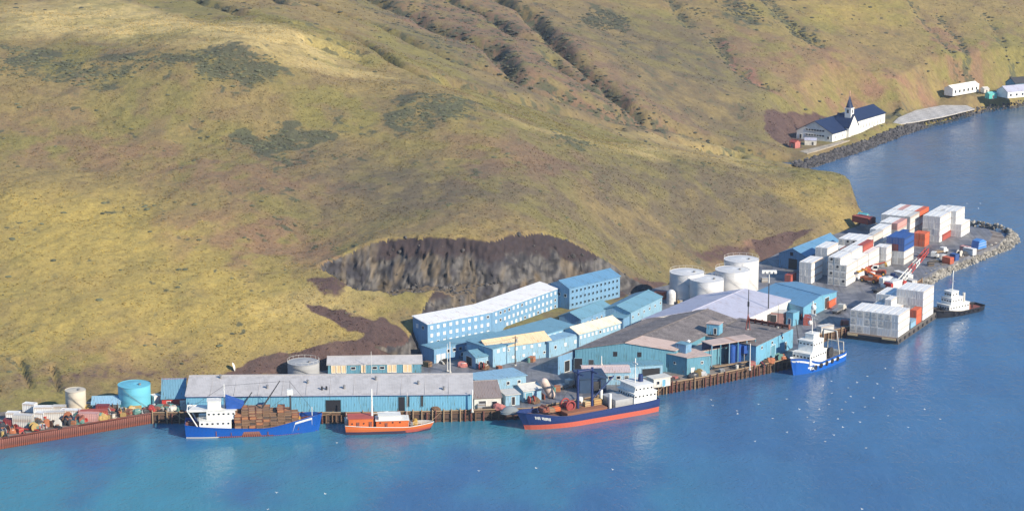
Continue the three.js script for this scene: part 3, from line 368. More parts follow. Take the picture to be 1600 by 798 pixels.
function timberWharf(name, label, pts, step, seedPale) { // fender piles, stringers and a kerb log along a quay edge
  const P = pts.map(([x, z]) => new THREE.Vector3(x, 0, z)), c = mid(...P), g = thing(name, label, 'wharf', [c.x, 0, c.z]), pg = [cyl(0.26, 0.22, 6.4, 0, -3, 0, 8), cyl(0.24, 0.2, 6.9, 0, -3, 0, 8)];
  for (let i = 1; i < P.length; i++) { const a = P[i - 1], d = P[i].clone().sub(a), len = d.length(), n = new THREE.Vector3(-d.z, 0, d.x).normalize(); d.normalize();
    for (let s = 0; s < len; s += step * (0.6 + 0.9 * rnd())) { const q = a.clone().addScaledVector(d, s).addScaledVector(n, 0.95).sub(c), k = rnd(); const o = part('pile', pg[k > 0.5 ? 1 : 0], k > 0.74 ? C.paleWood : k > 0.3 ? C.rust : C.wood, g); o.position.set(q.x, (k - 0.6) * 1.1, q.z); o.rotation.set((rnd() - 0.5) * 0.05, 0, (rnd() - 0.5) * 0.05); }
    const A = a.clone().addScaledVector(n, 0.45).sub(c), B = P[i].clone().addScaledVector(n, 0.45).sub(c); part('kerb_log', bar(A.clone().setY(PAD + 0.25), B.clone().setY(PAD + 0.25), 0.24, 6), C.paleWood, g); part('stringer', bar(A.clone().setY(PAD - 0.5), B.clone().setY(PAD - 0.5), 0.32, 4), C.wood, g); part('stringer', bar(A.clone().setY(0.9), B.clone().setY(0.9), 0.25, 4), C.darkWood, g);
    part('backing', slabFaces([A.clone().setY(PAD - 0.1), B.clone().setY(PAD - 0.1), B.clone().addScaledVector(n, -0.3).setY(PAD - 0.1), A.clone().addScaledVector(n, -0.3).setY(PAD - 0.1)], 6), M(0.10, 0.06, 0.045, 0.95), g); }
  return g;
}
timberWharf('timber_wharf', 'dark timber pile wharf below the long grey roofed warehouse', [xz(238, 645), xz(300, 645), xz(540, 645), xz(680, 643), xz(830, 638)], 1.9);
timberWharf('timber_wharf', 'brown timber pile wharf in front of the big processing hall', [xz(830, 638), xz(1020, 603), xz(1100, 589), xz(1232, 561)], 1.5);
timberWharf('timber_wharf', 'short pile quay between the trawler berth and the barge', [xz(1232, 561), xz(1246, 547), xz(1262, 533), xz(1285, 520), xz(1325, 511), xz(1350, 497), xz(1395, 467), xz(1440, 436)], 2.4);

// ---------------------------------------------------------------- buildings, near to far
const G = {};
G.longHouse = building('warehouse', 'very long blue quayside warehouse under one pale grey gable roof', 'warehouse', { c: [[290, 618.5], [738, 615]], depth: 24, eave: 8.7, ridge: 11.7, wall: C.cyanWall, roof: C.greyRoof, overhang: 0.4, fit: [
  { wall: 0, s: 66.3, y: 2.4, w: 1.9, h: 4.6, kind: 'door', frame: C.tealWall, pane: C.black }, { wall: 0, s: 68.3, y: 3.2, w: 0.7, h: 3.2, kind: 'door', frame: C.tealWall, pane: C.darkGrey }, { wall: 0, s: 72.6, y: 3.3, w: 0.7, h: 3.4, kind: 'door', frame: C.tealWall, pane: C.darkGrey }, { wall: 0, s: 45.2, y: 2.0, w: 4.6, h: 3.7, kind: 'door', frame: C.tealWall, pane: C.black },
  { wall: 3, s: 12, y: 2.2, w: 3, h: 3.6, kind: 'door', pane: C.darkGrey }] });
{ const g = G.longHouse, [a, b] = [g.L[0], g.L[1]]; part('gutter', bar([a.x, g.H - 0.05, a.z + 0.62], [b.x, g.H - 0.05, b.z + 0.62], 0.14, 6), C.paleRoof, g);
  for (const [s, k] of [[0.11, 0.9], [0.28, 0.35], [0.42, 0.6], [0.55, 0.3], [0.66, 0.75], [0.81, 0.5], [0.9, 0.2]]) { const p = a.clone().lerp(b, s); part('roof_vent', [cyl(0.35, 0.35, 1.1, 0, 0, 0, 8), new THREE.ConeGeometry(0.55, 0.4, 8).translate(0, 1.25, 0)], C.steel, g).position.set(p.x, g.H + k * 2.9, p.z - k * 11.5); }
  for (let i = 1; i < 12; i++) part('roof_seam', bar(a.clone().lerp(b, i / 12).setY(g.H + 0.08).add(new THREE.Vector3(0, 0, 0.4)), a.clone().lerp(b, i / 12).setY(g.H + 3.06).add(new THREE.Vector3(0, 0, -12)), 0.06, 4), C.greyRoof, g); }
building('crew_house', 'low blue and white row house under a grey roof behind the long warehouse', 'row house', { c: [[512, 570], [658, 568]], depth: 9, eave: 6.2, ridge: 7.8, wall: C.tealWall, roof: C.greyRoof, fit: [...[0.06, 0.115, 0.17, 0.38, 0.66, 0.71, 0.83, 0.875].map((s) => ({ wall: 0, share: s, y: 1.5, w: 1.35, h: 2.4, kind: 'door', frame: C.white, pane: C.cream })), ...[0.27, 0.5, 0.58].map((s) => ({ wall: 0, share: s, y: 1.8, w: 1.4, h: 0.8 }))] });
const dormWin = { pane: C.paneLit }, dormDark = { pane: C.glass };
const winMix = (list) => list.map((f) => ({ ...f, pane: rnd() > 0.16 ? C.paneLit : C.glass }));
building('bunkhouse', 'three storey blue bunkhouse, near wing, with white roof and window rows', 'bunkhouse', { c: [[668, 506], [768, 487.3]], depth: 8.5, eave: 14.6, ridge: 15.8, shape: 'shed', wall: C.blueWall, roof: C.whiteRoof, base: 3.2, fit: winMix([...rowOf(0, 10, 9.9, 0.85, 0.85), ...rowOf(0, 10, 7.2, 0.85, 0.85), ...rowOf(0, 10, 4.6, 0.85, 0.85), ...rowOf(3, 2, 9.6, 1, 1.1, 0.3, 0.7)]) });
building('bunkhouse', 'three storey blue bunkhouse, far wing, bending uphill from the white roofed wing', 'bunkhouse', { c: [[768.3, 487.2], [873.5, 450]], depth: 8.5, eave: 14.6, ridge: 15.8, shape: 'shed', wall: C.blueWall, roof: C.whiteRoof, base: 5, fit: winMix([...rowOf(0, 15, 8.3, 0.85, 0.85), ...rowOf(0, 15, 5.7, 0.85, 0.85), ...rowOf(0, 12, 3.4, 0.85, 0.85, 0.22, 0.94)]) });
building('bunkhouse', 'blue bunkhouse with blue roof at the upper end of the white roofed bunkhouse', 'bunkhouse', { c: [[890, 450.5], [969, 431.5]], depth: 10, eave: 15.4, ridge: 17.4, wall: C.blueWall, roof: C.blueRoof, base: 7, fit: [...rowOf(0, 12, 7.0, 0.75, 0.8, 0.06, 0.94, { frame: C.lightBlue }), ...rowOf(0, 12, 4.6, 0.75, 0.8, 0.06, 0.94, { frame: C.lightBlue }), ...rowOf(0, 12, 2.2, 0.75, 0.8, 0.06, 0.94, { frame: C.lightBlue }), ...rowOf(3, 3, 5.5, 1, 1, 0.2, 0.8)] });
building('annex', 'low blue annex with teal flat roof at the foot of the near bunkhouse wing', 'annex', { c: [[678, 545], [786, 524]], depth: 7, eave: 8.2, shape: 'flat', wall: C.blueWall, roof: C.tealRoof, fit: winMix([...rowOf(0, 9, 3.4, 1.1, 1.0, 0.2, 0.9), ...rowOf(0, 7, 1.3, 1.1, 1.0, 0.4, 0.92), { wall: 0, share: 0.06, y: 1.4, w: 1.4, h: 2.6, kind: 'door' }, { wall: 0, share: 0.13, y: 1.4, w: 1.4, h: 2.6, kind: 'door' }]) });
building('long_block', 'long blue two storey block with teal roof between bunkhouse and cream roofs', 'workshop', { c: [[770, 545], [900, 509]], depth: 12, eave: 9.6, ridge: 10.4, shape: 'shed', wall: C.lightBlue, roof: C.tealRoof, fit: winMix([...rowOf(0, 14, 5.2, 1.0, 0.9), { wall: 0, share: 0.8, y: 2.8, w: 1.2, h: 1.2 }]) });
building('cream_roof_block', 'light blue two storey block with the longer cream ribbed roof', 'workshop', { c: [[764, 545.5], [860, 531]], depth: 9, eave: 9.0, ridge: 10.9, wall: C.lightBlue, roof: C.cream, fit: winMix([...rowOf(0, 8, 4.6, 0.8, 0.7, 0.05, 0.95), ...rowOf(0, 6, 1.9, 0.7, 0.6, 0.05, 0.9)]) });
building('cream_roof_block', 'light blue block with the shorter pale cream roof beside the grey hall', 'workshop', { c: [[905, 522], [970, 504]], depth: 8, eave: 9.0, ridge: 10.7, wall: C.lightBlue, roof: M(0.85, 0.76, 0.58, 0.6, { ribs: 1 }), fit: winMix([...rowOf(0, 11, 4.6, 0.8, 0.8, 0.04, 0.96)]) });
building('link_block', 'light blue walled block joining the two cream roofed blocks', 'workshop', { c: [[858, 534], [906, 521]], depth: 9, eave: 8.8, shape: 'flat', wall: C.lightBlue, roof: C.lightBlue, fit: winMix([...rowOf(0, 3, 3.2, 0.9, 0.9, 0.2, 0.85)]) });
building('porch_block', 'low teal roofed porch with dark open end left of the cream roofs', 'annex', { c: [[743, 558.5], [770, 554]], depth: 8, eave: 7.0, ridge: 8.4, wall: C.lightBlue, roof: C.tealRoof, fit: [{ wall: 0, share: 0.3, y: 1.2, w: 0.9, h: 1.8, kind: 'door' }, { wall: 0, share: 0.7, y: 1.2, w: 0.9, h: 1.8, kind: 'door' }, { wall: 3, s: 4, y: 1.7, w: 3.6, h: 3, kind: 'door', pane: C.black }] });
building('blue_shed', 'narrow blue shed with blue roof below the upper bunkhouse', 'shed', { c: [[908, 498.5], [957, 479.5]], depth: 9, eave: 9.2, ridge: 11, wall: C.blueWall, roof: C.tealRoof, base: 3.2, fit: [...rowOf(0, 7, 4.0, 0.8, 0.7)] });
building('blue_shed', 'blue shed with teal roof and dark end wall beside the pale hall', 'shed', { c: [[986, 488], [1035, 463.5]], depth: 11, eave: 9.4, ridge: 11.2, wall: C.lightBlue, roof: C.tealRoof, base: 3.2, fit: [...rowOf(0, 6, 4.2, 0.8, 0.7)] });
building('blue_lean_to', 'small blue lean-to between the cream roof and the teal shed', 'shed', { c: [[950, 494], [974, 497]], depth: 8, eave: 8.4, shape: 'flat', wall: C.blueWall, roof: C.tealRoof, base: 3.2, fit: [{ wall: 0, share: 0.5, y: 2.4, w: 2, h: 2.4, kind: 'door' }] });
// the big hall: gravelled gable roof whose first bay is pale sheet
G.hall = building('processing_hall', 'big processing hall with brownish grey gable roof and teal gable wall', 'processing hall', { c: [[899, 545], [1056, 547], [1150, 499], [1062, 488]], eave: 10.6, ridge: 13.0, along: 'z', wall: C.tealWall, roof: C.gravelRoof, overhang: 0.6, roofBands: [[0, 0.2, C.peach], [0.2, 1, C.gravelRoof]], bandSide: 1, fit: [{ wall: 0, share: 0.40, y: 5.9, w: 1.1, h: 1.3, kind: 'vent', pane: C.black, frame: C.darkGrey }, { wall: 0, share: 0.64, y: 5.8, w: 1.1, h: 1.3, kind: 'vent', pane: C.black, frame: C.darkGrey }, { wall: 0, share: 0.03, y: 2.2, w: 2.6, h: 4, kind: 'door', pane: C.black, frame: C.lightBlue }, { wall: 0, share: 0.16, y: 2.1, w: 1.6, h: 3.4, kind: 'door', pane: C.darkGrey, frame: C.lightBlue }] });
building('hall_lean_to', 'dark roofed lean-to along the shaded uphill flank of the processing hall', 'lean-to', { c: [[872, 556], [900, 547], [1062, 490], [1010, 498]], eave: 9.6, shape: 'flat', wall: C.blueWall, roof: C.gravelRoof, fit: [{ wall: 0, share: 0.5, y: 2, w: 2.6, h: 3.6, kind: 'door', pane: C.black }] });
building('quay_hall', 'flat grey roofed quayside hall with bright blue wall towards the trawler', 'processing hall', { c: [[1100, 524], [1182, 540], [1240, 512], [1156, 497]], eave: 10.2, ridge: 10.2, shape: 'flat', wall: C.cyanWall, roof: C.gravelRoof, parapet: 0, fit: [{ wall: 1, share: 0.45, y: 2.2, w: 3.2, h: 4.2, kind: 'door', pane: C.tealWall }, { wall: 1, share: 0.8, y: 2, w: 1.2, h: 2.4, kind: 'door', pane: C.darkGrey }, ...rowOf(1, 3, 5.4, 1, 0.8, 0.15, 0.7)] });
building('front_block', 'teal block with pinkish flat roof standing forward on the brown wharf', 'processing hall', { c: [[1042, 552], [1074, 558.5], [1110, 554.5], [1085, 545]], eave: 9.4, shape: 'flat', wall: C.tealWall, roof: C.peach, fit: [{ wall: 1, share: 0.65, y: 4, w: 0.7, h: 0.7 }, { wall: 1, share: 0.25, y: 1.3, w: 1.1, h: 2.4, kind: 'door', pane: C.white }, { wall: 0, share: 0.4, y: 3.6, w: 0.8, h: 0.7 }] });
{ // its sunlit wall and the long pipe climbing it
  const a = at(1074, 585, PAD), b = at(1109, 580, PAD), g = thing('outfall_pipe', 'slanting dark pipe running up the wall of the teal front block', 'pipe', [a.x, PAD, a.z]); part('pipe_run', bar([-1.5, 1.2, 0.9], [8, 5.4, -2.6], 0.16, 8), C.darkGrey, g); part('bracket', box(0.3, 0.3, 0.5, 1.5, 2.5, -0.6), C.steel, g); part('bracket', box(0.3, 0.3, 0.5, 5.5, 4.2, -2.1), C.steel, g); }
building('terrace_roof_block', 'pinkish flat roofed block stepping down from the hall to the wharf', 'processing hall', { c: [[1078, 546], [1098, 549], [1166, 535], [1106, 524]], eave: 8.6, shape: 'flat', wall: C.tealWall, roof: C.peach, overhang: 0.2 });
building('rooftop_hut', 'small blue hut with peach roof standing on the hall roof', 'hut', { c: [[1104.5, 505], [1124, 507]], depth: 4, eave: 14.4, base: 10.7, shape: 'flat', wall: C.cyanWall, roof: C.peach, overhang: 0.3, fit: [{ wall: 0, share: 0.7, y: 1.2, w: 0.9, h: 2, kind: 'door', pane: C.black }] });
building('rooftop_fan_house', 'blue grey fan house with white stack above the teal front block', 'fan house', { c: [[1056, 536], [1072, 539]], depth: 3.4, eave: 12.4, base: 9.5, shape: 'flat', wall: C.blueWall, roof: C.tealRoof, overhang: 0.1 });
{ const p = at(1076, 548, 9.4), g = thing('vent_stack', 'short white vent stack beside the blue rooftop fan house', 'vent stack', [p.x, 9.5, p.z]); part('flue', cyl(0.5, 0.5, 3, 0, 0, 0, 12), C.white, g); part('cap', new THREE.ConeGeometry(0.8, 0.6, 12).translate(0, 3.5, 0), C.white, g); }
building('pale_hall', 'wide hall with smooth pale lavender gable roof in front of the white tanks', 'hall', { c: [[1003, 499], [1160, 501], [1236, 468], [1093, 461]], eave: 8.8, ridge: 12.0, along: 'z', wall: C.white, roof: C.paleRoof, overhang: 0.3, fit: [{ wall: 1, share: 0.55, y: 2, w: 3.5, h: 3.6, kind: 'door', pane: C.darkGrey }] });
building('blue_hall', 'blue roofed warehouse behind the masts with plain low gable roof', 'warehouse', { c: [[1180, 457], [1256, 480], [1308, 455], [1245, 440]], eave: 8.0, ridge: 9.4, wall: C.cyanWall, roof: C.blueRoof, overhang: 0.4, fit: [{ wall: 1, share: 0.3, y: 2.2, w: 3.6, h: 4, kind: 'door', pane: C.darkGrey }, { wall: 1, share: 0.7, y: 2.2, w: 3.6, h: 4, kind: 'door', pane: C.darkGrey }] });
building('blue_hall', 'long blue roofed warehouse against the bare bank behind white containers', 'warehouse', { c: [[1218, 395], [1262, 402], [1312, 377], [1284, 372]], eave: 9.0, ridge: 11.6, along: 'z', wall: C.blueWall, roof: C.blueRoof, overhang: 0.4, fit: [{ wall: 0, share: 0.45, y: 6.2, w: 1.4, h: 1.4, kind: 'vent', pane: C.black, frame: C.blueWall }, { wall: 0, share: 0.5, y: 2.2, w: 4, h: 4.2, kind: 'door', pane: C.darkGrey, frame: C.blueWall }] });
// sheds of the old wharf
building('flat_shed', 'light blue flat roofed shed at the right end of the long warehouse', 'shed', { c: [[748, 596], [822, 586]], depth: 10, eave: 7.6, shape: 'flat', wall: C.lightBlue, roof: C.lightBlue, fit: [...rowOf(0, 4, 2.6, 0.9, 0.9, 0.15, 0.85)] });
building('tool_shed', 'brown roofed tool shed with pale walls on the old wharf', 'shed', { c: [[741, 622], [783, 620]], depth: 9, eave: 6.6, ridge: 9.6, shape: 'shed', wall: C.offwhite, roof: M(0.26, 0.21, 0.20, 0.8, { ribs: 1 }), fit: [{ wall: 0, share: 0.3, y: 1.3, w: 2.2, h: 2.2, kind: 'door', pane: C.darkGrey }, { wall: 0, share: 0.75, y: 1.4, w: 1.6, h: 1.4 }] });
building('pump_house', 'little blue pump house with light roof and dark door on the old wharf', 'shed', { c: [[790, 617], [812, 615]], depth: 6, eave: 6.8, shape: 'flat', wall: C.lightBlue, roof: C.offwhite, fit: [{ wall: 0, share: 0.55, y: 1.5, w: 1, h: 2.6, kind: 'door', pane: C.black }] });
building('net_shed', 'light blue net shed with curved pipes beside the pump house', 'shed', { c: [[818, 611], [846, 607]], depth: 7, eave: 6.8, ridge: 8, wall: C.lightBlue, roof: C.offwhite, fit: [{ wall: 0, share: 0.3, y: 1.6, w: 2.4, h: 2.6, kind: 'door', pane: C.tealWall }] });
building('dark_shed', 'tall dark navy shed standing behind the deck of the dark blue ship', 'shed', { c: [[906, 592], [948, 590]], depth: 9, eave: 8.0, ridge: 8.6, shape: 'shed', wall: M(0.025, 0.06, 0.13, 0.7), roof: M(0.03, 0.06, 0.12, 0.7), fit: [{ wall: 0, share: 0.65, y: 2, w: 2.4, h: 3.6, kind: 'door', pane: C.darkGrey, frame: C.navy }] });
building('wharf_office', 'low wharf office with pinkish white roof behind the ship wheelhouse', 'office', { c: [[912, 582], [984, 581]], depth: 9, eave: 7.4, ridge: 8.2, base: 3.2, wall: C.lightBlue, roof: M(0.62, 0.50, 0.48, 0.6, { ribs: 1 }), fit: [...rowOf(0, 6, 2.4, 1.2, 1.0)] });
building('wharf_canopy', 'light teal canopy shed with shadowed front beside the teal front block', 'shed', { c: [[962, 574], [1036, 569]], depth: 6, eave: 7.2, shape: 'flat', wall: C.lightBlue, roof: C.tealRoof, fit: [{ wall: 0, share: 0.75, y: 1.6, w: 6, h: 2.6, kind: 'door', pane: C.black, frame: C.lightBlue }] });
building('wharf_hut', 'small pale hut with blue door at the ship stern', 'hut', { c: [[1022, 592], [1048, 588]], depth: 4, eave: 6.2, shape: 'flat', wall: C.offwhite, roof: C.offwhite, fit: [{ wall: 0, share: 0.6, y: 1.2, w: 1.2, h: 2.2, kind: 'door', pane: C.cyanWall }, { wall: 0, share: 0.25, y: 1.5, w: 1, h: 1 }] });
// the open loading bay of the quay hall: posts, canopy, hoppers
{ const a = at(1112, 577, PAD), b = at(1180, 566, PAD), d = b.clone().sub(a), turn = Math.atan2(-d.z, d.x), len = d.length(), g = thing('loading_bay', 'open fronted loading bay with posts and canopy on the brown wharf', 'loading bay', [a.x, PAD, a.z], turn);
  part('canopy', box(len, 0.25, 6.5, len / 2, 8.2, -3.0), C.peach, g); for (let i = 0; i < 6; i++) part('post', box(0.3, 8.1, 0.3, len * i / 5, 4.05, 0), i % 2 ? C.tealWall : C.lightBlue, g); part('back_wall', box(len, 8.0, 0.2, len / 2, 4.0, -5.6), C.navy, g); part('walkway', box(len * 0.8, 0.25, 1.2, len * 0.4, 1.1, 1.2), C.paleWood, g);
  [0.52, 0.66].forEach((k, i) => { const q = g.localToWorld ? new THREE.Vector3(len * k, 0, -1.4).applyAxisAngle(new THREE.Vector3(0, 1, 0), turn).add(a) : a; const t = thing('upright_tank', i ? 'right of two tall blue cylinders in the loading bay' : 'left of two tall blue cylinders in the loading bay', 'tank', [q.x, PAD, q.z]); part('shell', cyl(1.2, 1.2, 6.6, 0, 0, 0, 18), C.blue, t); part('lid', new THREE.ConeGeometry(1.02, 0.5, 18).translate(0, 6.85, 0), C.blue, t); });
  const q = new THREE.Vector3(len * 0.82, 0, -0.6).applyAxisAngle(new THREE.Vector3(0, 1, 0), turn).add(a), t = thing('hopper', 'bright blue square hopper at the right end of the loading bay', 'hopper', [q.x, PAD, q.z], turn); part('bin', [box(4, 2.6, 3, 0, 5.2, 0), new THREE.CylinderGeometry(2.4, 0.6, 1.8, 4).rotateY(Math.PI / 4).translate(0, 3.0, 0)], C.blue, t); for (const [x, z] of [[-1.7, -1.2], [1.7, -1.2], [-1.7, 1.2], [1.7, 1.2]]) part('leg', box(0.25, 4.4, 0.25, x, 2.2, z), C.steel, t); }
// tanks
tank('storage_tank', 'pale grey tank at the left of the white tank row, partly in shade', 1073, 468, 6.4, 10.6, C.tankWhite, PAD);
tank('storage_tank', 'low white tank in front of the tank row', 1104, 475, 6.3, 9.6, C.tankWhite, PAD);
tank('storage_tank', 'bright white tank in the middle of the tank row', 1144, 463, 6.4, 10.4, C.tankWhite, PAD);
tank('storage_tank', 'tallest white tank at the back right of the tank row', 1158, 452, 6.6, 11.8, C.tankWhite, PAD);
tank('storage_tank', 'squat grey tank behind the ridge of the long warehouse', 474, 586, 5.2, 4.5, C.tankGrey, PAD);
tank('storage_tank', 'cream tank standing in the scrap yard', 118, 639, 3.15, 6.2, C.beige, PAD, { rail: false });
tank('storage_tank', 'bright blue tank beside the low blue shed in the scrap yard', 210, 635, 5.0, 7.2, C.cyanTank, PAD, { rail: false });
{ const p = at(1049, 474, PAD), g = thing('silo', 'small white domed silo left of the grey tank', 'silo', [p.x, PAD, p.z]); part('shell', cyl(1.7, 1.7, 3.6, 0, 0, 0, 20), C.tankWhite, g); part('dome', new THREE.SphereGeometry(1.7, 20, 8, 0, 6.283, 0, 1.571).translate(0, 3.6, 0), C.tankWhite, g); }
building('blue_shed', 'low light blue shed with gable roof against the blue tank', 'shed', { c: [[143, 632], [186, 631]], depth: 7, eave: 5.4, ridge: 6.9, wall: C.lightBlue, roof: C.lightBlue, fit: [{ wall: 0, share: 0.25, y: 1, w: 1.2, h: 2, kind: 'door', pane: C.tealWall }, { wall: 0, share: 0.7, y: 1.1, w: 1, h: 0.8 }] });
building('blue_shed', 'small grey blue box shed in front of the blue tank', 'shed', { c: [[189, 627], [209, 625]], depth: 4, eave: 5.6, shape: 'flat', wall: C.blueWall, roof: C.lightBlue, fit: [{ wall: 0, share: 0.45, y: 1.1, w: 1.4, h: 2, kind: 'door', pane: C.black }] });
building('red_shed', 'red walled shed with blue sloping roof beside the long warehouse', 'shed', { c: [[252, 623], [288, 622]], depth: 8, eave: 6.4, ridge: 10.6, shape: 'shed', wall: C.red, roof: C.tealRoof, fit: [{ wall: 0, share: 0.3, y: 1.2, w: 1.1, h: 2.2, kind: 'door', pane: C.darkGrey }] });

building('pipe_shed', 'pinkish shed with dark openings between pale hall and blue hall', 'shed', { c: [[1182, 486], [1226, 489]], depth: 5, eave: 7.4, shape: 'flat', wall: M(0.42, 0.22, 0.20, 0.8), roof: C.offwhite, overhang: 0.2, fit: [{ wall: 0, share: 0.25, y: 1.8, w: 2.2, h: 3, kind: 'door', pane: C.black }, { wall: 0, share: 0.6, y: 1.8, w: 2.6, h: 3, kind: 'door', pane: C.darkGrey }] });
building('valve_house', 'narrow teal valve house right of the pinkish shed', 'shed', { c: [[1229, 487], [1240, 489]], depth: 4, eave: 8, shape: 'flat', wall: C.cyanWall, roof: C.tealRoof, overhang: 0.2, fit: [{ wall: 0, share: 0.5, y: 1.4, w: 1, h: 2.2, kind: 'door', pane: C.navy }] });
{ const a = at(1172, 505, 10.4), b = at(1236, 516, 10.4), d = b.clone().sub(a), len = d.length(), g = thing('pipe_rack', 'rusty red pipe rack along the back edge of the flat grey roof', 'pipe rack', [a.x, 10.25, a.z - 2.5], Math.atan2(-d.z, d.x)); for (let i = 0; i < 3; i++) part('pipe', bar([0, 0.5 + i * 0.45, i * 0.4], [len, 0.5 + i * 0.45, i * 0.4], 0.22, 8), i ? C.rust : C.conRed, g); for (let i = 0; i < 7; i++) part('trestle', box(0.2, 1.7, 1.2, len * i / 6, 0.85, 0.4), C.rust, g); }
// ---------------------------------------------------------------- shipping containers
const CW = 2.44, YAW = -0.494; // the yard and the barge share one bearing; container doors (+z) face down the yard
const conGeo = {};
function conShapes(len, h) {
  const k = `${len},${h}`; if (conGeo[k]) return conGeo[k]; const w = CW / 2 - 0.03, F = [], n = Math.round(len / 0.56), st = len / n;
  for (const s of [-1, 1]) for (let i = 0; i < n; i++) { const z = -len / 2 + i * st, q = [[0, 0], [0.2, 0.07], [0.5, 0.07], [0.7, 0]]; q.push([1, 0]); for (let j = 0; j < 4; j++) { const a = [s * (w - q[j][1]), z + q[j][0] * st], b = [s * (w - q[j + 1][1]), z + q[j + 1][0] * st]; F.push([[a[0], 0.12, a[1]], [b[0], 0.12, b[1]], [b[0], h - 0.1, b[1]], [a[0], h - 0.1, a[1]]]); } }
  F.push([[-w, h - 0.06, len / 2], [w, h - 0.06, len / 2], [w, h - 0.06, -len / 2], [-w, h - 0.06, -len / 2]], [[-w, 0.1, len / 2], [w, 0.1, len / 2], [w, 0.1, -len / 2], [-w, 0.1, -len / 2]], [[-w, 0.1, -len / 2 + 0.05], [w, 0.1, -len / 2 + 0.05], [w, h - 0.06, -len / 2 + 0.05], [-w, h - 0.06, -len / 2 + 0.05]], [[-w, 0.1, len / 2 - 0.09], [w, 0.1, len / 2 - 0.09], [w, h - 0.06, len / 2 - 0.09], [-w, h - 0.06, len / 2 - 0.09]]);
  const fr = []; for (const x of [-1, 1]) { for (const z of [-1, 1]) fr.push(box(0.16, h, 0.16, x * (CW / 2 - 0.08), h / 2, z * (len / 2 - 0.08))); fr.push(box(0.1, 0.16, len - 0.3, x * (CW / 2 - 0.05), 0.08, 0), box(0.09, 0.1, len - 0.3, x * (CW / 2 - 0.05), h - 0.05, 0)); } for (const z of [-1, 1]) fr.push(box(CW - 0.3, 0.16, 0.12, 0, 0.08, z * (len / 2 - 0.06)), box(CW - 0.3, 0.12, 0.12, 0, h - 0.06, z * (len / 2 - 0.06)));
  const leaf = box(1.04, h - 0.36, 0.05, 0, h / 2, len / 2 - 0.05), rods = join([-0.3, 0.12].map((x) => new THREE.CylinderGeometry(0.03, 0.03, h - 0.4, 5).translate(x, h / 2, len / 2)));
  const unit = join([box(2.0, h - 0.5, 0.1, 0, h / 2, len / 2 - 0.03)]), fan = new THREE.CylinderGeometry(0.5, 0.5, 0.08, 16).rotateX(Math.PI / 2).translate(0.1, h * 0.68, len / 2 + 0.04), grille = box(1.5, 0.5, 0.08, 0, h * 0.28, len / 2 + 0.03);
  return conGeo[k] = { body: faces(F), frame: join(fr), leaf, rods, unit, fan, grille };
}
const CON = { // code: colour words, material, refrigerated?
  W: ['white', C.conWhite], O: ['off-white', C.conPale], V: ['white refrigerated', C.conWhite, 1], F: ['dark fanned white', C.conWhite, 2], R: ['red', C.conRed], D: ['dark red', M(0.20, 0.03, 0.035, 0.65)], E: ['orange red', M(0.60, 0.13, 0.055, 0.6)], B: ['blue', C.conBlue], N: ['navy', C.navy], T: ['light blue', C.lightBlue], G: ['grey', C.tankGrey], P: ['faded pink', M(0.55, 0.30, 0.28, 0.7)], K: ['brown', C.potBrown],
};
const protos = {};
function container(code, len, h, pos, turn, label, group) {
  const key = code + len + h; let o = protos[key];
  if (o) return copyOf(o, pos, turn, label, group);
  const [, m, cold] = CON[code], s = conShapes(len, h); o = thing('shipping_container', label, 'container', pos, turn, group);
  part('body', s.body, m, o); part('frame', s.frame, m, o);
  if (cold) { const u = part('cooling_unit', s.unit, C.offwhite, o); part('fan', s.fan, cold > 1 ? C.black : C.tankGrey, u); part('grille', s.grille, C.tankGrey, u); }
  else for (const x of [-0.53, 0.53]) { const d = part('door', s.leaf, m, o); d.position.x = x; part('lock_rods', s.rods, C.steel, d); }
  return protos[key] = o;
}
const ORD = ['lowest', 'second', 'third', 'fourth', 'fifth'], COL = ['first', 'second', 'third', 'fourth', 'fifth', 'sixth', 'seventh', 'eighth'];
// rows of columns, front row first; each column a word of colour codes from the bottom up; u, v is the front left foot of the block
function block(place, u, v, rows, o = {}) {
  const base = o.base ?? PAD, len = o.len ?? 12.19, h = o.h ?? 2.7, turn = o.turn ?? YAW, p = o.origin ?? at(u, v, base), X = new THREE.Vector3(Math.cos(turn), 0, -Math.sin(turn)), Z = new THREE.Vector3(Math.sin(turn), 0, Math.cos(turn)), get = (r, c, t) => rows[r]?.[c]?.[t];
  const many = rows.length > 1, wide = Math.max(...rows.map((r) => r.length)) > 1;
  rows.forEach((row, r) => row.forEach((col, c) => [...col].forEach((code, t) => {
    if (code === '.' ) return; const f = (a) => a !== undefined && a !== '.'; if (f(get(r - 1, c, t)) && f(get(r, c + 1, t)) && f(get(r, c, t + 1)) && (f(get(r, c - 1, t)) || c > 2) && r > 0) return; // wholly inside
    const q = p.clone().addScaledVector(X, (c + 0.5) * (CW + 0.1) + (rnd() - 0.5) * 0.06).addScaledVector(Z, -(r + 0.5) * (len + 0.5) + (rnd() - 0.5) * 0.2); q.y = base + t * h + 0.02 * (t > 0);
    const where = [col.length > 1 ? `${ORD[t]} tier` : '', wide ? `${COL[c]} column` : '', many ? `${r ? r === 1 ? 'second' : 'third' : 'front'} row` : ''].filter(Boolean).join(' ');
    container(code, len, h, q, turn + (rnd() - 0.5) * 0.008, `${CON[code][0]} container, ${where ? where + ', ' : ''}${place}`, 'containers stacked ' + (o.on || 'in the yard'));
  })));
}
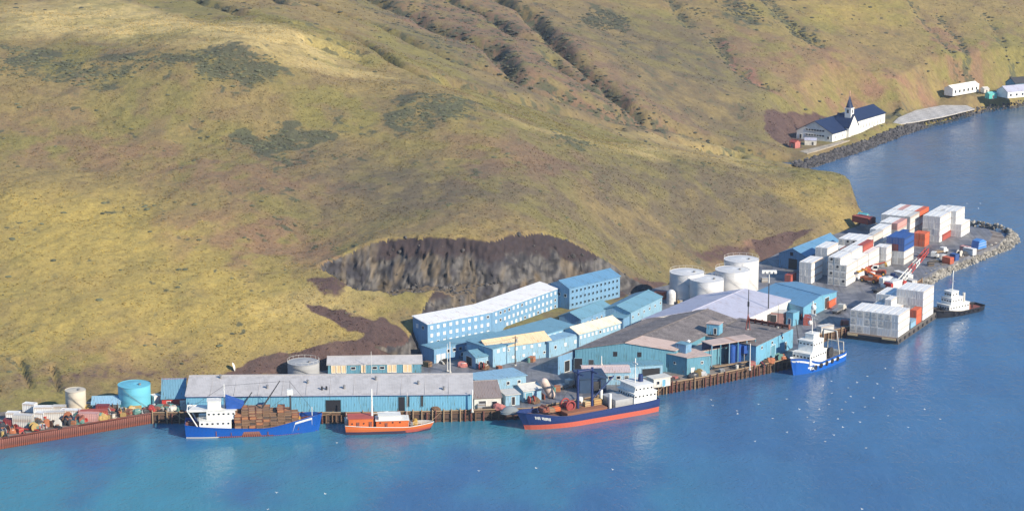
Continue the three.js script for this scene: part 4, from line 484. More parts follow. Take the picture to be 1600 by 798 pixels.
// barge and its load
const BARGE = at(1325, 528.5, 0), BX = new THREE.Vector3(Math.cos(YAW), 0, -Math.sin(YAW)), BZ = new THREE.Vector3(Math.sin(YAW), 0, Math.cos(YAW)), onBarge = (x, z, y) => BARGE.clone().addScaledVector(BX, x).addScaledVector(BZ, -z).setY(y), BDECK = 2.2, BW = 18.6, BL = 46;
{
  const g = thing('barge', 'flat deck barge with dark hull carrying white container stacks at the quay', 'barge', BARGE, YAW);
  const prof = [[0, -1.5], [0, 0.6], [-1.2, BDECK], [BL + 1.2, BDECK], [BL, 0.6], [BL, -1.5]]; const s = new THREE.Shape(prof.map(([a, b]) => new THREE.Vector2(a, b))), h = new THREE.ExtrudeGeometry(s, { depth: BW, bevelEnabled: false }); h.rotateY(Math.PI / 2); part('hull', h, M(0.10, 0.09, 0.085, 0.7), g);
  part('deck', bxb(0.1, BW - 0.1, BDECK, BDECK + 0.08, -BL - 1.1, 1.1), M(0.20, 0.15, 0.12, 0.9), g); for (const x of [0.15, BW - 0.15]) part('rub_rail', bxb(x - 0.2, x + 0.2, BDECK - 0.5, BDECK + 0.25, -BL - 1, 1), M(0.15, 0.14, 0.13, 0.8), g);
  for (const [x, w] of [[2.2, 3.6], [15.6, 5]]) part('ramp_plate', bxb(x - w / 2, x + w / 2, BDECK - 0.55, BDECK + 0.06, 1.15, 1.5), M(0.62, 0.47, 0.26, 0.8), g); for (let i = 0; i < 9; i++) part('side_tyre', new THREE.TorusGeometry(0.5, 0.2, 6, 12).rotateY(Math.PI / 2).translate(BW + 0.1, 1.1, -2 - i * 5), C.black, g);
  for (let i = 0; i < 6; i++) part('bollard', cyl(0.22, 0.22, 0.7, i % 2 ? 0.6 : BW - 0.6, BDECK + 0.08, -4 - i * 7, 8), C.black, g);
}
const onDeck = { base: BDECK + 0.1, on: 'on the barge' };
block('front stack of the barge', 0, 0, [['VVV', 'VWV', 'WVV', 'OVV', 'WVV', 'WOV', 'WWW']], { ...onDeck, origin: onBarge(0.5, 0.4, BDECK) });
block('middle of the barge', 0, 0, [['W', '', 'OW', 'N', 'DW', 'DD', 'T']], { ...onDeck, len: 6.06, origin: onBarge(0.5, 14.2, BDECK) });
block('orange strip on the barge side', 0, 0, [['EE']], { ...onDeck, len: 6.06, origin: onBarge(15.7, 20.5, BDECK) });
block('rear stack of the barge', 0, 0, [['WWW', 'WWW', 'WWW', 'WWWW', 'WWWW', 'WWWW', 'WWWW']], { ...onDeck, origin: onBarge(0.5, 27.6, BDECK) });
block('low stack before the rear barge stack', 0, 0, [['WW', 'WW', 'WWW', 'WW']], { ...onDeck, len: 6.06, origin: onBarge(1.0, 21, BDECK) });
// near group by the blue roofs
block('twin columns by the blue gable', 1248.5, 441, [['WWW', 'WWW']]);
block('fan stack facing the quay', 1293, 444, [['VFVF', 'VVFV', 'FVV'], ['WWWW', 'WWWW', 'WWW'], ['WWWW', 'WWWR', 'WWW']]);
block('white stack behind the quay stack', 1273, 428, [['WWWW', 'WWWW']]);
block('on the ground beside the blue roof', 1226, 440, [['R']], { len: 6.06 });
block('raised stack with fans', 1309, 414, [['WWWV', 'VVVF', 'VVVF', 'VVVV'], ['WWW', 'WWW', 'WWW', 'WWWO']]);
block('red topped stack by the fans', 1302, 419, [['WWW', 'WWR', 'WWR']], { len: 12.19 });
block('red stack in the middle of the yard', 1331, 411, [['DD', 'RR']], { len: 12.19 });
block('posts stack beside the red stack', 1366, 416, [['WWW', 'OWW']], { len: 6.06 });
block('grey white stack behind the posts', 1358, 398, [['OWWW', 'OWWW']]);
block('blue box in front of the red stack', 1358, 425, [['B']], { len: 6.06, turn: YAW + 1.25 });
block('white box left of the small blue box', 1350, 424, [['W']], { len: 3, turn: YAW });
// middle group with blue tops
block('blue topped stack', 1384, 411, [['RWOB', 'WWDB', 'OWBB']]);
block('blue container leaning out beside blue topped stack', 1402, 403, [['...B']], { len: 6.06 });
block('pale stack behind the blue tops', 1374, 387, [['OWWW', 'OPWW', 'OOOP']], { len: 12.19 });
// far group on the spit
block('tall mixed stack at the far end', 1376, 374, [['WOWW', 'WWOW', 'OWNW', 'OOWW', 'WOWO'], ['WWWW', 'WWWP', 'WWWW', 'WWWW', 'WWWE']]);
block('orange pair before the far stack', 1427, 384, [['EE', 'EE']], { len: 6.06 });
block('stack between orange pair and end stack', 1441, 376, [['WOWW', 'WWWW', 'WWWW'], ['WWWW', 'WWWW', 'WWWW']]);
block('tall end stack nearest the water', 1466, 367, [['WWWW', 'WWWW', 'WWWW', 'WW']]);
block('at the foot of the tall end stack', 1465, 375.5, [['R']], {});
block('crosswise pile above the white roofs', 1357, 361, [['.R', '.D']], { turn: YAW + 1.2, len: 9 });
// scrap yard boxes
const YT = 0.12, bit = (place, u, v, code, len, turn, h = 2.6) => container(code, len, h, at(u, v, PAD + 0.02), turn, `${CON[code][0]} container, ${place}`, 'containers in the scrap yard');
bit('big box at the left edge of the scrap yard', 36, 668, 'O', 6.06, 1.45, 4.2); bit('upright box behind the big off-white box', 20, 656, 'W', 4, 1.5); bit('box on the back row left of the cream tank', 68, 647, 'W', 6.06, 1.6); bit('back row box nearest the hill', 46, 642, 'W', 4, 1.3); bit('box against the cream tank foot', 92, 646, 'O', 4, 1.6);
bit('box in front of the cream tank', 110, 652, 'W', 6.06, 1.66); bit('long box right of the cream tank', 145, 653, 'R', 9, 1.72); bit('faded box in front of the long red one', 138, 657, 'P', 6.06, 1.5); bit('stained box half hidden beside the off-white one', 16, 667, 'D', 4, 1.5); bit('low box in mid scrap yard', 62, 656, 'W', 3, 1.4); bit('low box left of mid scrap yard', 84, 655, 'O', 6.06, 1.7); bit('small box below the blue shed', 160, 645, 'D', 4, 1.6); bit('small box behind the blue tank', 243, 633, 'W', 3, 0.6, 3.4);
// boxes round the blue hall and masts
bit('box at the right gable of the blue hall', 1297, 478, 'E', 9, YAW + 0.05); bit('low box beneath the blue hall eaves', 1262, 505, 'R', 6.06, YAW + 0.3); bit('teal box in the shade of the blue hall', 1212, 488, 'T', 6.06, YAW); bit('rusty box at the foot of the masts', 1195, 487, 'P', 9, YAW + 1.4); bit('rusty box on the roof edge walkway', 1216, 500, 'D', 12.19, YAW + 1.3, 1.6); bit('white box behind the trawler', 1290, 519, 'O', 6.06, YAW + 1.45);
bit('orange box on the roof corner of the teal shed', 1032, 466, 'E', 4, 1.2); bit('orange bin on the spit', 1482, 411, 'E', 4, YAW + 1.2); bit('blue bin right of the orange bin', 1492, 406, 'B', 3, YAW + 1.2); bit('white cabin on the spit edge', 1516, 397, 'W', 5, YAW + 1.2); bit('off-white bin behind the white cabin', 1509, 394, 'P', 4, YAW + 1.2);
bit('low box left of the crane on the quay', 1392, 447, 'W', 6.06, YAW + 1.3); bit('low box behind the crane on the quay', 1412, 436, 'W', 9, YAW + 1.0); bit('box between crane and barge stack', 1422, 446, 'O', 6.06, YAW);
// ---------------------------------------------------------------- ships
// hull surface: x from stern (-L/2) to bow (+L/2); breadth and sheer as functions of t = 0..1
function hullSkin(L, B, o) {
  const sh = (t) => { const s = t < o.par0 ? lerp(o.stern ?? 0.86, 1, Math.sin(t / o.par0 * 1.571)) : t > o.par1 ? Math.pow(Math.max(0, 1 - Math.pow((t - o.par1) / (1 - o.par1), 2)), o.full ?? 0.62) : 1; return s; };
  const low = (t) => sh(t) * (t > o.par1 ? Math.pow(1 - (t - o.par1) / (1 - o.par1), 0.28) : 1) * 0.96;
  const pt = (t, y, side, inset = 0) => { const top = o.sheer(t), k = clamp((y + 1) / (top + 1)), hb = B / 2 * lerp(low(t), sh(t), k), x = -L / 2 + L * t + (o.rake ?? 1.5) * Math.max(0, y) / Math.max(1, o.sheer(1)) * Math.pow(t, 5) - (o.sternRake ?? 0.4) * Math.max(0, y) / 4 * Math.pow(1 - t, 6); return [x, y, side * Math.max(0.02, hb - inset)]; };
  const strip = (y0, y1, n = 34, inset = 0) => { const F = []; for (const s of [-1, 1]) for (let i = 0; i < n; i++) { const a = i / n, b = (i + 1) / n; F.push([pt(a, y0(a), s, inset), pt(b, y0(b), s, inset), pt(b, y1(b), s, inset), pt(a, y1(a), s, inset)]); } F.push([pt(0, y0(0), -1, inset), pt(0, y0(0), 1, inset), pt(0, y1(0), 1, inset), pt(0, y1(0), -1, inset)]); return faces(F); };
  const plate = (y, n = 34, inset = 0.1) => { const F = []; for (let i = 0; i < n; i++) { const a = i / n, b = (i + 1) / n; F.push([pt(a, y(a), 1, inset), pt(b, y(b), 1, inset), pt(b, y(b), -1, inset), pt(a, y(a), -1, inset)]); } return faces(F); };
  const rail = (y, r = 0.09, n = 30) => [-1, 1].map((s) => new THREE.TubeGeometry(new THREE.CatmullRomCurve3(Array.from({ length: n }, (_, i) => new THREE.Vector3(...pt(i / (n - 1), y(i / (n - 1)), s)))), 50, r, 5));
  return { pt, strip, plate, rail };
}
function ship(name, label, category, bow, stern) { // pixels of both ends at the waterline
  const a = at(...stern, 0), b = at(...bow, 0), d = b.clone().sub(a), L = d.length(), c = mid(a, b), turn = Math.atan2(-d.z, d.x), g = thing(name, label, category, [c.x, 0, c.z], turn);
  return { g, L, turn, world: (x, y, z) => new THREE.Vector3(x, y, z).applyAxisAngle(new THREE.Vector3(0, 1, 0), turn).add(new THREE.Vector3(c.x, 0, c.z)) };
}
const windowsOn = (list, m = C.glass) => join(list);
function house(g, name, x0, x1, y0, y1, z, m, o = {}) { // a deckhouse: walls with sloped front, overhanging roof, window band
  const q = o.slope || 0, f = (o.dir || 1), xf = f > 0 ? x1 : x0, s = new THREE.Shape(); s.moveTo(x0, y0); s.lineTo(x1, y0); s.lineTo(x1 - (f > 0 ? q : 0), y1); s.lineTo(x0 + (f < 0 ? q : 0), y1); s.closePath();
  const h = new THREE.ExtrudeGeometry(s, { depth: z * 2, bevelEnabled: true, bevelThickness: 0.08, bevelSize: 0.08, bevelSegments: 1 }); h.translate(0, 0, -z); const b = part(name, h, m, g); part('deck_roof', bxb(x0 - 0.25, x1 + 0.25, y1 + 0.05, y1 + 0.22, -z - 0.25, z + 0.25), o.roof || m, b);
  if (o.win) { const l = [], y = y1 - 0.95, n = Math.max(2, Math.round((x1 - x0) / 1.5)); for (let i = 0; i < n; i++) for (const sd of [-1, 1]) l.push(box(0.62, 0.5, 0.08, lerp(x0, x1, (i + 0.5) / n), y, sd * (z + 0.1))); const m2 = Math.round(z * 2 / 1.3); for (let i = 0; i < m2; i++) l.push(box(0.08, 0.5, 0.7, xf + f * 0.1 - f * q * 0.75, y, lerp(-z, z, (i + 0.5) / m2))); l.forEach((w) => part('window', w, C.glass, b)); }
  return b;
}
function railing(g, pts, m = C.white, h = 1) { const l = []; for (let i = 1; i < pts.length; i++) { const a = new THREE.Vector3(...pts[i - 1]), b = new THREE.Vector3(...pts[i]), n = Math.max(1, Math.round(a.distanceTo(b) / 1.5)); for (let k = 0; k <= n; k++) { const p = a.clone().lerp(b, k / n); l.push(bar(p, p.clone().setY(p.y + h), 0.035, 4)); } for (const q of [0.5, 1]) l.push(bar(a.clone().setY(a.y + h * q), b.clone().setY(b.y + h * q), 0.03, 4)); } return part('railing', l, m, g); }
// -- crab boat, blue, bow to the right, pots amidships
{
  const { g, L, turn, world } = ship('crab_boat', 'blue hulled crab boat stacked with brown pots, white house aft', 'fishing boat', [497, 672], [291, 679]);
  const sheer = (t) => 2.3 + 2.0 * Math.pow(1 - t, 3) * 0.9 + 3.0 * sstep(0.55, 1, t), H = hullSkin(L, 9.4, { par0: 0.18, par1: 0.62, sheer, rake: 1.2, full: 0.6 });
  part('hull', H.strip((t) => -1, sheer), C.hullBlue, g); part('bulwark', H.strip((t) => sheer(t) - 1.1, sheer, 34, 0.14), C.hullBlue, g); part('deck', H.plate((t) => sheer(t) - 1.1, 34, 0.12), C.rust, g); part('rub_rail', H.rail((t) => sheer(t) - 0.02, 0.13), C.hullBlue, g);
  part('rust_patch', H.strip((t) => 0.05 + (t > 0.4 && t < 0.56 ? 0 : 0.02), (t) => t > 0.42 && t < 0.56 ? 1.7 : t > 0.2 && t < 0.66 ? 0.45 : 0.2, 60, -0.03), C.rust, g, 'rusty strake along the waterline amidships'); part('bow_name', H.strip((t) => t > 0.80 && t < 0.95 ? sheer(t) - 1.0 : 0.5, (t) => t > 0.80 && t < 0.95 ? sheer(t) - 0.35 : 0.5, 60, -0.035), C.white, g);
  const X = -L / 2; house(g, 'main_house', X + 4, X + 13.5, 2.4, 5.2, 3.6, C.white, { win: 1 }); house(g, 'bridge', X + 6.2, X + 15, 5.4, 8.0, 3.0, C.white, { win: 1, slope: 0.5 }); house(g, 'stack_house', X + 6.6, X + 10.5, 8.2, 10.6, 1.6, C.white, {});
  part('aft_gantry', [bar([X + 0.4, 8.4, -3], [X + 3.4, 3.2, -3], 0.22), bar([X + 0.4, 8.4, 3], [X + 3.4, 3.2, 3], 0.22), bar([X + 0.4, 8.4, -3], [X + 0.4, 8.4, 3], 0.22), bar([X + 0.4, 8.4, 3], [X + 5, 8.2, 3], 0.18), bar([X + 0.4, 8.4, -3], [X + 5, 8.2, -3], 0.18)], C.white, g); part('shelter_deck', bxb(X + 1, X + 6, 8.0, 8.2, -3.4, 3.4), C.white, g); railing(g, [[X + 3.5, 5.4, 3.6], [X + 13.5, 5.4, 3.6]]);
  part('funnel', new THREE.CylinderGeometry(0.9, 1.2, 3.6, 4).rotateY(0.785).translate(X + 12.6, 9.9, 0), C.blue, g); part('blue_awning', faces([[[X + 12, 11.8, 2], [X + 17.5, 9.6, 2], [X + 17.5, 9.6, -2], [X + 12, 11.8, -2]], [[X + 12, 11.8, 2], [X + 12.2, 8.2, 2], [X + 16.5, 8.2, 2], [X + 17.5, 9.6, 2]]]), C.blue, g);
  part('mast', [bar([X + 11.6, 8, 0], [X + 11.6, 15.5, 0], 0.16), bar([X + 11.6, 13, -1.6], [X + 11.6, 13, 1.6], 0.08), bar([X + 11.6, 11.5, -1.2], [X + 11.6, 14.5, 0], 0.06)], C.white, g); part('radar', box(0.3, 0.25, 2.2, X + 11.6, 14, 0), C.white, g);
  part('crane_boom', [bar([X + 21, 5, 1], [X + 28.5, 16, 0], 0.28, 6, 0.16)], C.darkGrey, g); part('crane_post', cyl(0.4, 0.35, 4.4, X + 21, 1.6, 1, 10), C.darkGrey, g); part('boom_stay', bar([X + 21, 6, 1], [X + 28.5, 15.8, 0], 0.05, 4), C.steel, g);
  part('rigging', [bar([X + 11.6, 15, 0], [X + 28.5, 15.8, 0], 0.045, 4), bar([X + 11.6, 15, 0], [X + 1, 8.2, 0], 0.045, 4), bar([X + 31.5, 15.6, 0], [X + 28.5, 15.8, 0], 0.045, 4), bar([X + 31.5, 15.6, 0], [X + 39, 5.6, 0], 0.045, 4), bar([X + 31.5, 12, 0], [X + 24, 7, 2], 0.045, 4)], C.darkGrey, g); part('boot_line', H.strip((t) => t < 0.24 ? 0.06 : 0.3, (t) => t < 0.24 ? 0.42 : 0.3, 60, -0.035), C.offwhite, g); part('rust_streak', [box(0.25, 1.6, 0.05, X + 9, 1.4, 4.72), box(0.2, 1.1, 0.05, X + 13.5, 1.1, 4.74), box(0.3, 1.3, 0.05, X + 24.5, 0.9, 4.72)], C.rust, g); part('second_boom', bar([X + 16.5, 7, -2], [X + 20, 12, -2.6], 0.16), C.darkGrey, g);
  part('fore_mast', cyl(0.35, 0.28, 8.5, X + 31.5, 3.2, 0, 10), C.darkGrey, g); part('crow_box', box(1.8, 1.6, 1.8, X + 31.5, 12.4, 0), C.white, g); part('mast_top', bar([X + 31.5, 13, 0], [X + 31.5, 16, 0], 0.07), C.darkGrey, g); part('winch', [new THREE.CylinderGeometry(0.7, 0.7, 2.4, 14).rotateX(1.571).translate(X + 33.5, 4.6, 0), box(2, 0.6, 3, X + 33.5, 3.9, 0)], C.yellow, g); part('anchor_frame', [bar([X + 38, 5, -1], [X + 38, 7.4, 0], 0.12), bar([X + 38, 5, 1], [X + 38, 7.4, 0], 0.12)], C.white, g);
  // crab pots: square steel frames with mesh
  const fr = []; for (const a of [-1, 1]) for (const b of [-1, 1]) { fr.push(box(2.1, 0.09, 0.09, 0, 0.45 + a * 0.4, b * 1.0), box(0.09, 0.09, 2.1, b * 1.0, 0.45 + a * 0.4, 0), box(0.09, 0.85, 0.09, a * 1.0, 0.45, b * 1.0)); }
  const netM = [M(0.20, 0.115, 0.07, 0.95), M(0.36, 0.22, 0.13, 0.95), M(0.11, 0.075, 0.06, 0.95), M(0.42, 0.19, 0.09, 0.95)], frG = join(fr), nt = join([box(1.9, 0.72, 1.9, 0, 0.45, 0), box(2.0, 0.1, 0.5, 0, 0.45, 0)]); const pots = [];
  netM.forEach((m, i) => { const p = thing('crab_pot', '', 'crab pot', [0, 0, 0], 0, 'crab pots stacked on the blue crab boat'); part('netting', nt, m, p); part('frame', frG, i % 2 ? C.rust : C.potBrown, p); pots.push(p); });
  let n = 0; const hts = [5, 6, 6, 6, 6, 5, 6, 5, 4]; for (let c = 0; c < 9; c++) for (let r = 0; r < 3; r++) for (let y = 0; y < hts[c] + 1; y++) { const outer = r === 0 || c === 0 || c === 8 || y >= hts[c] - 1; if (!outer) continue; const pos = world(X + 15.6 + c * 2.16 + (rnd() - 0.5) * 0.4, 1.35 + y * 0.92, 2.2 - r * 2.16 + (rnd() - 0.5) * 0.4), k = n % 4 < 4 && rnd() < 0.5 ? 0 : 1 + (rnd() * 3 | 0), lab = `brown crab pot on the blue crab boat, ${['bottom', 'second', 'third', 'fourth', 'fifth', 'sixth', 'seventh'][y]} tier, ${['first', 'second', 'third', 'fourth', 'fifth', 'sixth', 'seventh', 'eighth', 'last'][c]} column, ${['outer', 'middle', 'inner'][r]} row`; const rot = turn + (rnd() - 0.5) * 0.22; if (n < 4) { const p = pots[n]; p.position.copy(pos); p.rotation.y = rot; p.userData.label = lab; } else copyOf(pots[k], pos, rot, lab); n++; }
}
// -- orange fishing boat with a low white house
{
  const { g, L, turn } = ship('fishing_boat', 'orange fishing boat with white mast and low white house at the old wharf', 'fishing boat', [671, 671], [540, 675]);
  const sheer = (t) => 1.9 + 1.0 * Math.pow(1 - t, 2) + 0.6 * sstep(0.7, 1, t), H = hullSkin(L, 7, { par0: 0.2, par1: 0.6, sheer, rake: 1.4 }), X = -L / 2, red = M(0.50, 0.10, 0.07, 0.6);
  part('hull', H.strip(() => 0.9, sheer), C.orange, g); part('lower_hull', H.strip(() => -1, () => 0.9), M(0.045, 0.03, 0.06, 0.5), g); part('bow_flash', H.strip((t) => (t > 0.7 ? 0.25 : 0.6), (t) => (t > 0.7 ? 1.2 : 0.6), 60, -0.03), red, g); part('bulwark', H.strip((t) => sheer(t) - 0.9, sheer, 34, 0.12), C.offwhite, g); part('deck', H.plate((t) => sheer(t) - 0.9), M(0.35, 0.2, 0.14, 0.9), g); part('rub_rail', H.rail((t) => sheer(t), 0.1), C.white, g);
  house(g, 'aft_house', X + 0.8, X + 8.2, 2, 4.8, 2.7, C.orange, { roof: red }); house(g, 'main_house', X + 9.2, X + 19.0, 1.6, 3.9, 2.5, C.orange, { roof: C.white }); house(g, 'low_bridge', X + 10, X + 16.5, 4.1, 5.2, 2.0, C.white, {}); for (const [x, y, w, h, z] of [[7.4, 3, 0.9, 1.8, 2.84], [3.6, 2.9, 0.9, 1.8, 2.84], [12.2, 2.5, 0.8, 1.6, 2.64]]) part('side_door', box(w, h, 0.1, X + x, y, z), C.rust, g); for (const x of [1.9, 5.4, 10.4, 14.2, 16.4]) part('porthole', new THREE.CylinderGeometry(0.24, 0.24, 0.1, 12).rotateX(1.571).translate(X + x, 3.4, x > 9 ? 2.64 : 2.84), C.glass, g); part('rust_streak', [box(0.3, 1.5, 0.06, X + 9.0, 1.6, 3.4), box(0.2, 1.2, 0.06, X + 5.2, 1.7, 3.38)], C.rust, g);
  part('mast', [new THREE.CylinderGeometry(0.18, 0.5, 12, 10).translate(X + 8.0, 7.4, 0), bar([X + 8, 10, -1], [X + 8, 10, 1], 0.07)], C.white, g); part('spanker_boom', bar([X + 8.4, 5.6, 0], [X + 13, 6.2, 0], 0.1), C.white, g); part('fore_mast', bar([X + 18.6, 3, 0.5], [X + 18.8, 12, 0.2], 0.09), C.offwhite, g); part('net_drum', new THREE.CylinderGeometry(0.8, 0.8, 2.4, 16).rotateX(1.571).translate(X + 21.2, 2.6, 0), C.yellow, g); part('cable_reel', new THREE.CylinderGeometry(0.5, 0.5, 3, 12).rotateX(1.571).translate(X + 20, 2.2, 0), C.steel, g); railing(g, [[X + 19, 2.2, 2.6], [X + 23, 2.2, 1.6]]); part('stern_gear', [box(1, 1.4, 3, X + 0.2, 3.6, 0), bar([X + 0.3, 3, -2], [X + 0.3, 5.4, -2], 0.1), bar([X + 0.3, 3, 2], [X + 0.3, 5.4, 2], 0.1)], C.offwhite, g);
}
// -- dark blue supply ship, bow to the left
{
  const { g, L, world, turn } = ship('supply_ship', 'dark blue cargo ship with red boot stripe and white wheelhouse aft', 'ship', [822, 670.5], [1017, 637]);
  const sheer = (t) => 3.6 + 2.2 * sstep(0.72, 1, t) + 0.5 * Math.pow(1 - t, 2), H = hullSkin(L, 10.5, { par0: 0.15, par1: 0.66, sheer, rake: 3.4, full: 0.6, sternRake: 0.5 }), X = -L / 2;
  part('hull', H.strip(() => 1.55, sheer), C.navy, g); part('boot_stripe', H.strip(() => -1.2, () => 1.55), C.hullRed, g); part('bulwark', H.strip((t) => sheer(t) - 1.2, sheer, 34, 0.14), C.navy, g); part('deck', H.plate((t) => sheer(t) - 1.2), M(0.20, 0.09, 0.06, 0.9), g); part('rub_rail', H.rail((t) => sheer(t), 0.12), C.navy, g);
  for (let i = 0; i < 12; i++) { if (i === 7) continue; const t0 = 0.845 + i * 0.0072, f = (t) => H.pt(t, sheer(t) - 0.9 - (i % 3 === 1 ? 0.1 : 0), -1, -0.06), h = (t) => H.pt(t, sheer(t) - 1.9 + (i % 4 === 2 ? 0.15 : 0), -1, -0.06); for (const s of [-1, 1]) { const q = [h(t0), h(t0 + 0.005), f(t0 + 0.005), f(t0)].map((p) => [p[0], p[1], p[2] * -s]); part('name_letter', faces([q]), C.white, g); } }
  const hs = house(g, 'wheelhouse', X + 1, X + 9.5, 3, 6.9, 4.6, C.white, { win: 1, slope: 0.4 }); house(g, 'bridge_deck', X + 2, X + 9, 7.1, 9.1, 4.2, C.white, { win: 1, slope: 0.5 }); part('house_front', bxb(X + 9.6, X + 16, 3, 5.8, -4.2, 4.2), C.tankGrey, g); part('vent_post', [cyl(0.5, 0.5, 5, X + 17, 2.8, 2.6, 12), cyl(0.5, 0.5, 5, X + 17, 2.8, -2.6, 12)], C.white, g); part('funnel', [cyl(0.9, 0.7, 2.4, X + 4, 9.2, 0, 14)], C.navy, g);
  part('mast', [bar([X + 6, 9.2, 0], [X + 6, 17, 0], 0.16), bar([X + 6, 14.5, -1.8], [X + 6, 14.5, 1.8], 0.07)], C.white, g); part('radar', box(0.3, 0.3, 2.4, X + 6, 15.4, 0), C.white, g); railing(g, [[X + 1.2, 9.4, 4.2], [X + 9, 9.4, 4.2], [X + 9, 9.4, -4.2]]);
  for (const [x, z] of [[X + 22, 0], [X + 27.2, 0]]) part('derrick_post', [cyl(0.45, 0.4, 13.5, x, 2.8, z, 10), bar([x, 15, -3], [x, 15, 3], 0.25)], C.navy, g); part('derrick_beam', bar([X + 22, 15.6, 0], [X + 27.2, 15.6, 0], 0.35), C.navy, g); part('derrick_boom', bar([X + 22, 6, 0], [X + 14, 12.5, 0], 0.22), C.navy, g); part('derrick_stay', [bar([X + 27, 15, 0], [X + 34, 6, 0], 0.05, 4), bar([X + 22, 15, 0], [X + 13, 11, 0], 0.05, 4)], C.darkGrey, g);
  part('hatch_coaming', bxb(X + 18.5, X + 33, 2.6, 3.9, -3.4, 3.4), M(0.28, 0.12, 0.07, 0.9), g); part('deck_winch', [new THREE.CylinderGeometry(1, 1, 3, 14).rotateX(1.571).translate(X + 30, 5, 1.2), new THREE.TorusGeometry(1.5, 0.3, 6, 16).translate(X + 30, 5.2, 2.9), new THREE.TorusGeometry(1.5, 0.3, 6, 16).translate(X + 30, 5.2, -0.4)], M(0.32, 0.05, 0.05, 0.7), g); part('windlass', [box(2.4, 1.3, 3, X + 39.5, 5.4, 0), new THREE.CylinderGeometry(0.5, 0.5, 3.6, 10).rotateX(1.571).translate(X + 39, 6, 0)], C.rust, g);
  const items = [['yellow ochre deck crate amidships on the dark blue ship', 'crate', 19.6, 4, 3.2, 1.5, 2.4, M(0.5, 0.32, 0.12, 0.8)], ['pale deck crate beside the ochre one on the dark blue ship', 'crate', 23.2, 4, 2.6, 1.3, 2.4, M(0.55, 0.42, 0.24, 0.8)], ['orange crate near the bow of the dark blue ship', 'crate', 34.4, 4, 2.2, 1.1, 2, C.orange], ['dark engine block under the red winch of the ship', 'machinery', 27.0, 4, 2.4, 1.8, 2.2, C.darkGrey], ['tan bundle of nets on the fore deck of the ship', 'net bundle', 36.6, 4, 2.6, 1, 2.4, C.paleWood]];
  for (const [lab, cat, x, y, w, h, d, m] of items) { const p = world(X + x, y - 0.1, 1.2), o = thing(cat === 'net bundle' ? 'net_bundle' : cat === 'machinery' ? 'machinery' : 'deck_crate', lab, cat, p, turn); part('body', box(w, h, d, 0, h / 2, 0), m, o); part('batten', [box(w + 0.1, 0.15, d + 0.1, 0, h * 0.25, 0), box(w + 0.1, 0.15, d + 0.1, 0, h * 0.8, 0)], C.rust, o); part('lid', box(w * 0.9, 0.18, d * 0.9, 0, h + 0.09, 0), m, o); }
  { const p = world(X + 24.8, 3.9, 2.4), o = thing('deck_tank', 'small white upright tank on the deck of the dark blue ship', 'tank', p, turn); part('shell', cyl(0.9, 0.9, 2.4, 0, 0, 0, 16), C.white, o); part('lid', new THREE.SphereGeometry(0.9, 16, 6, 0, 6.283, 0, 1.57).scale(1, 0.4, 1).translate(0, 2.4, 0), C.white, o); }
}
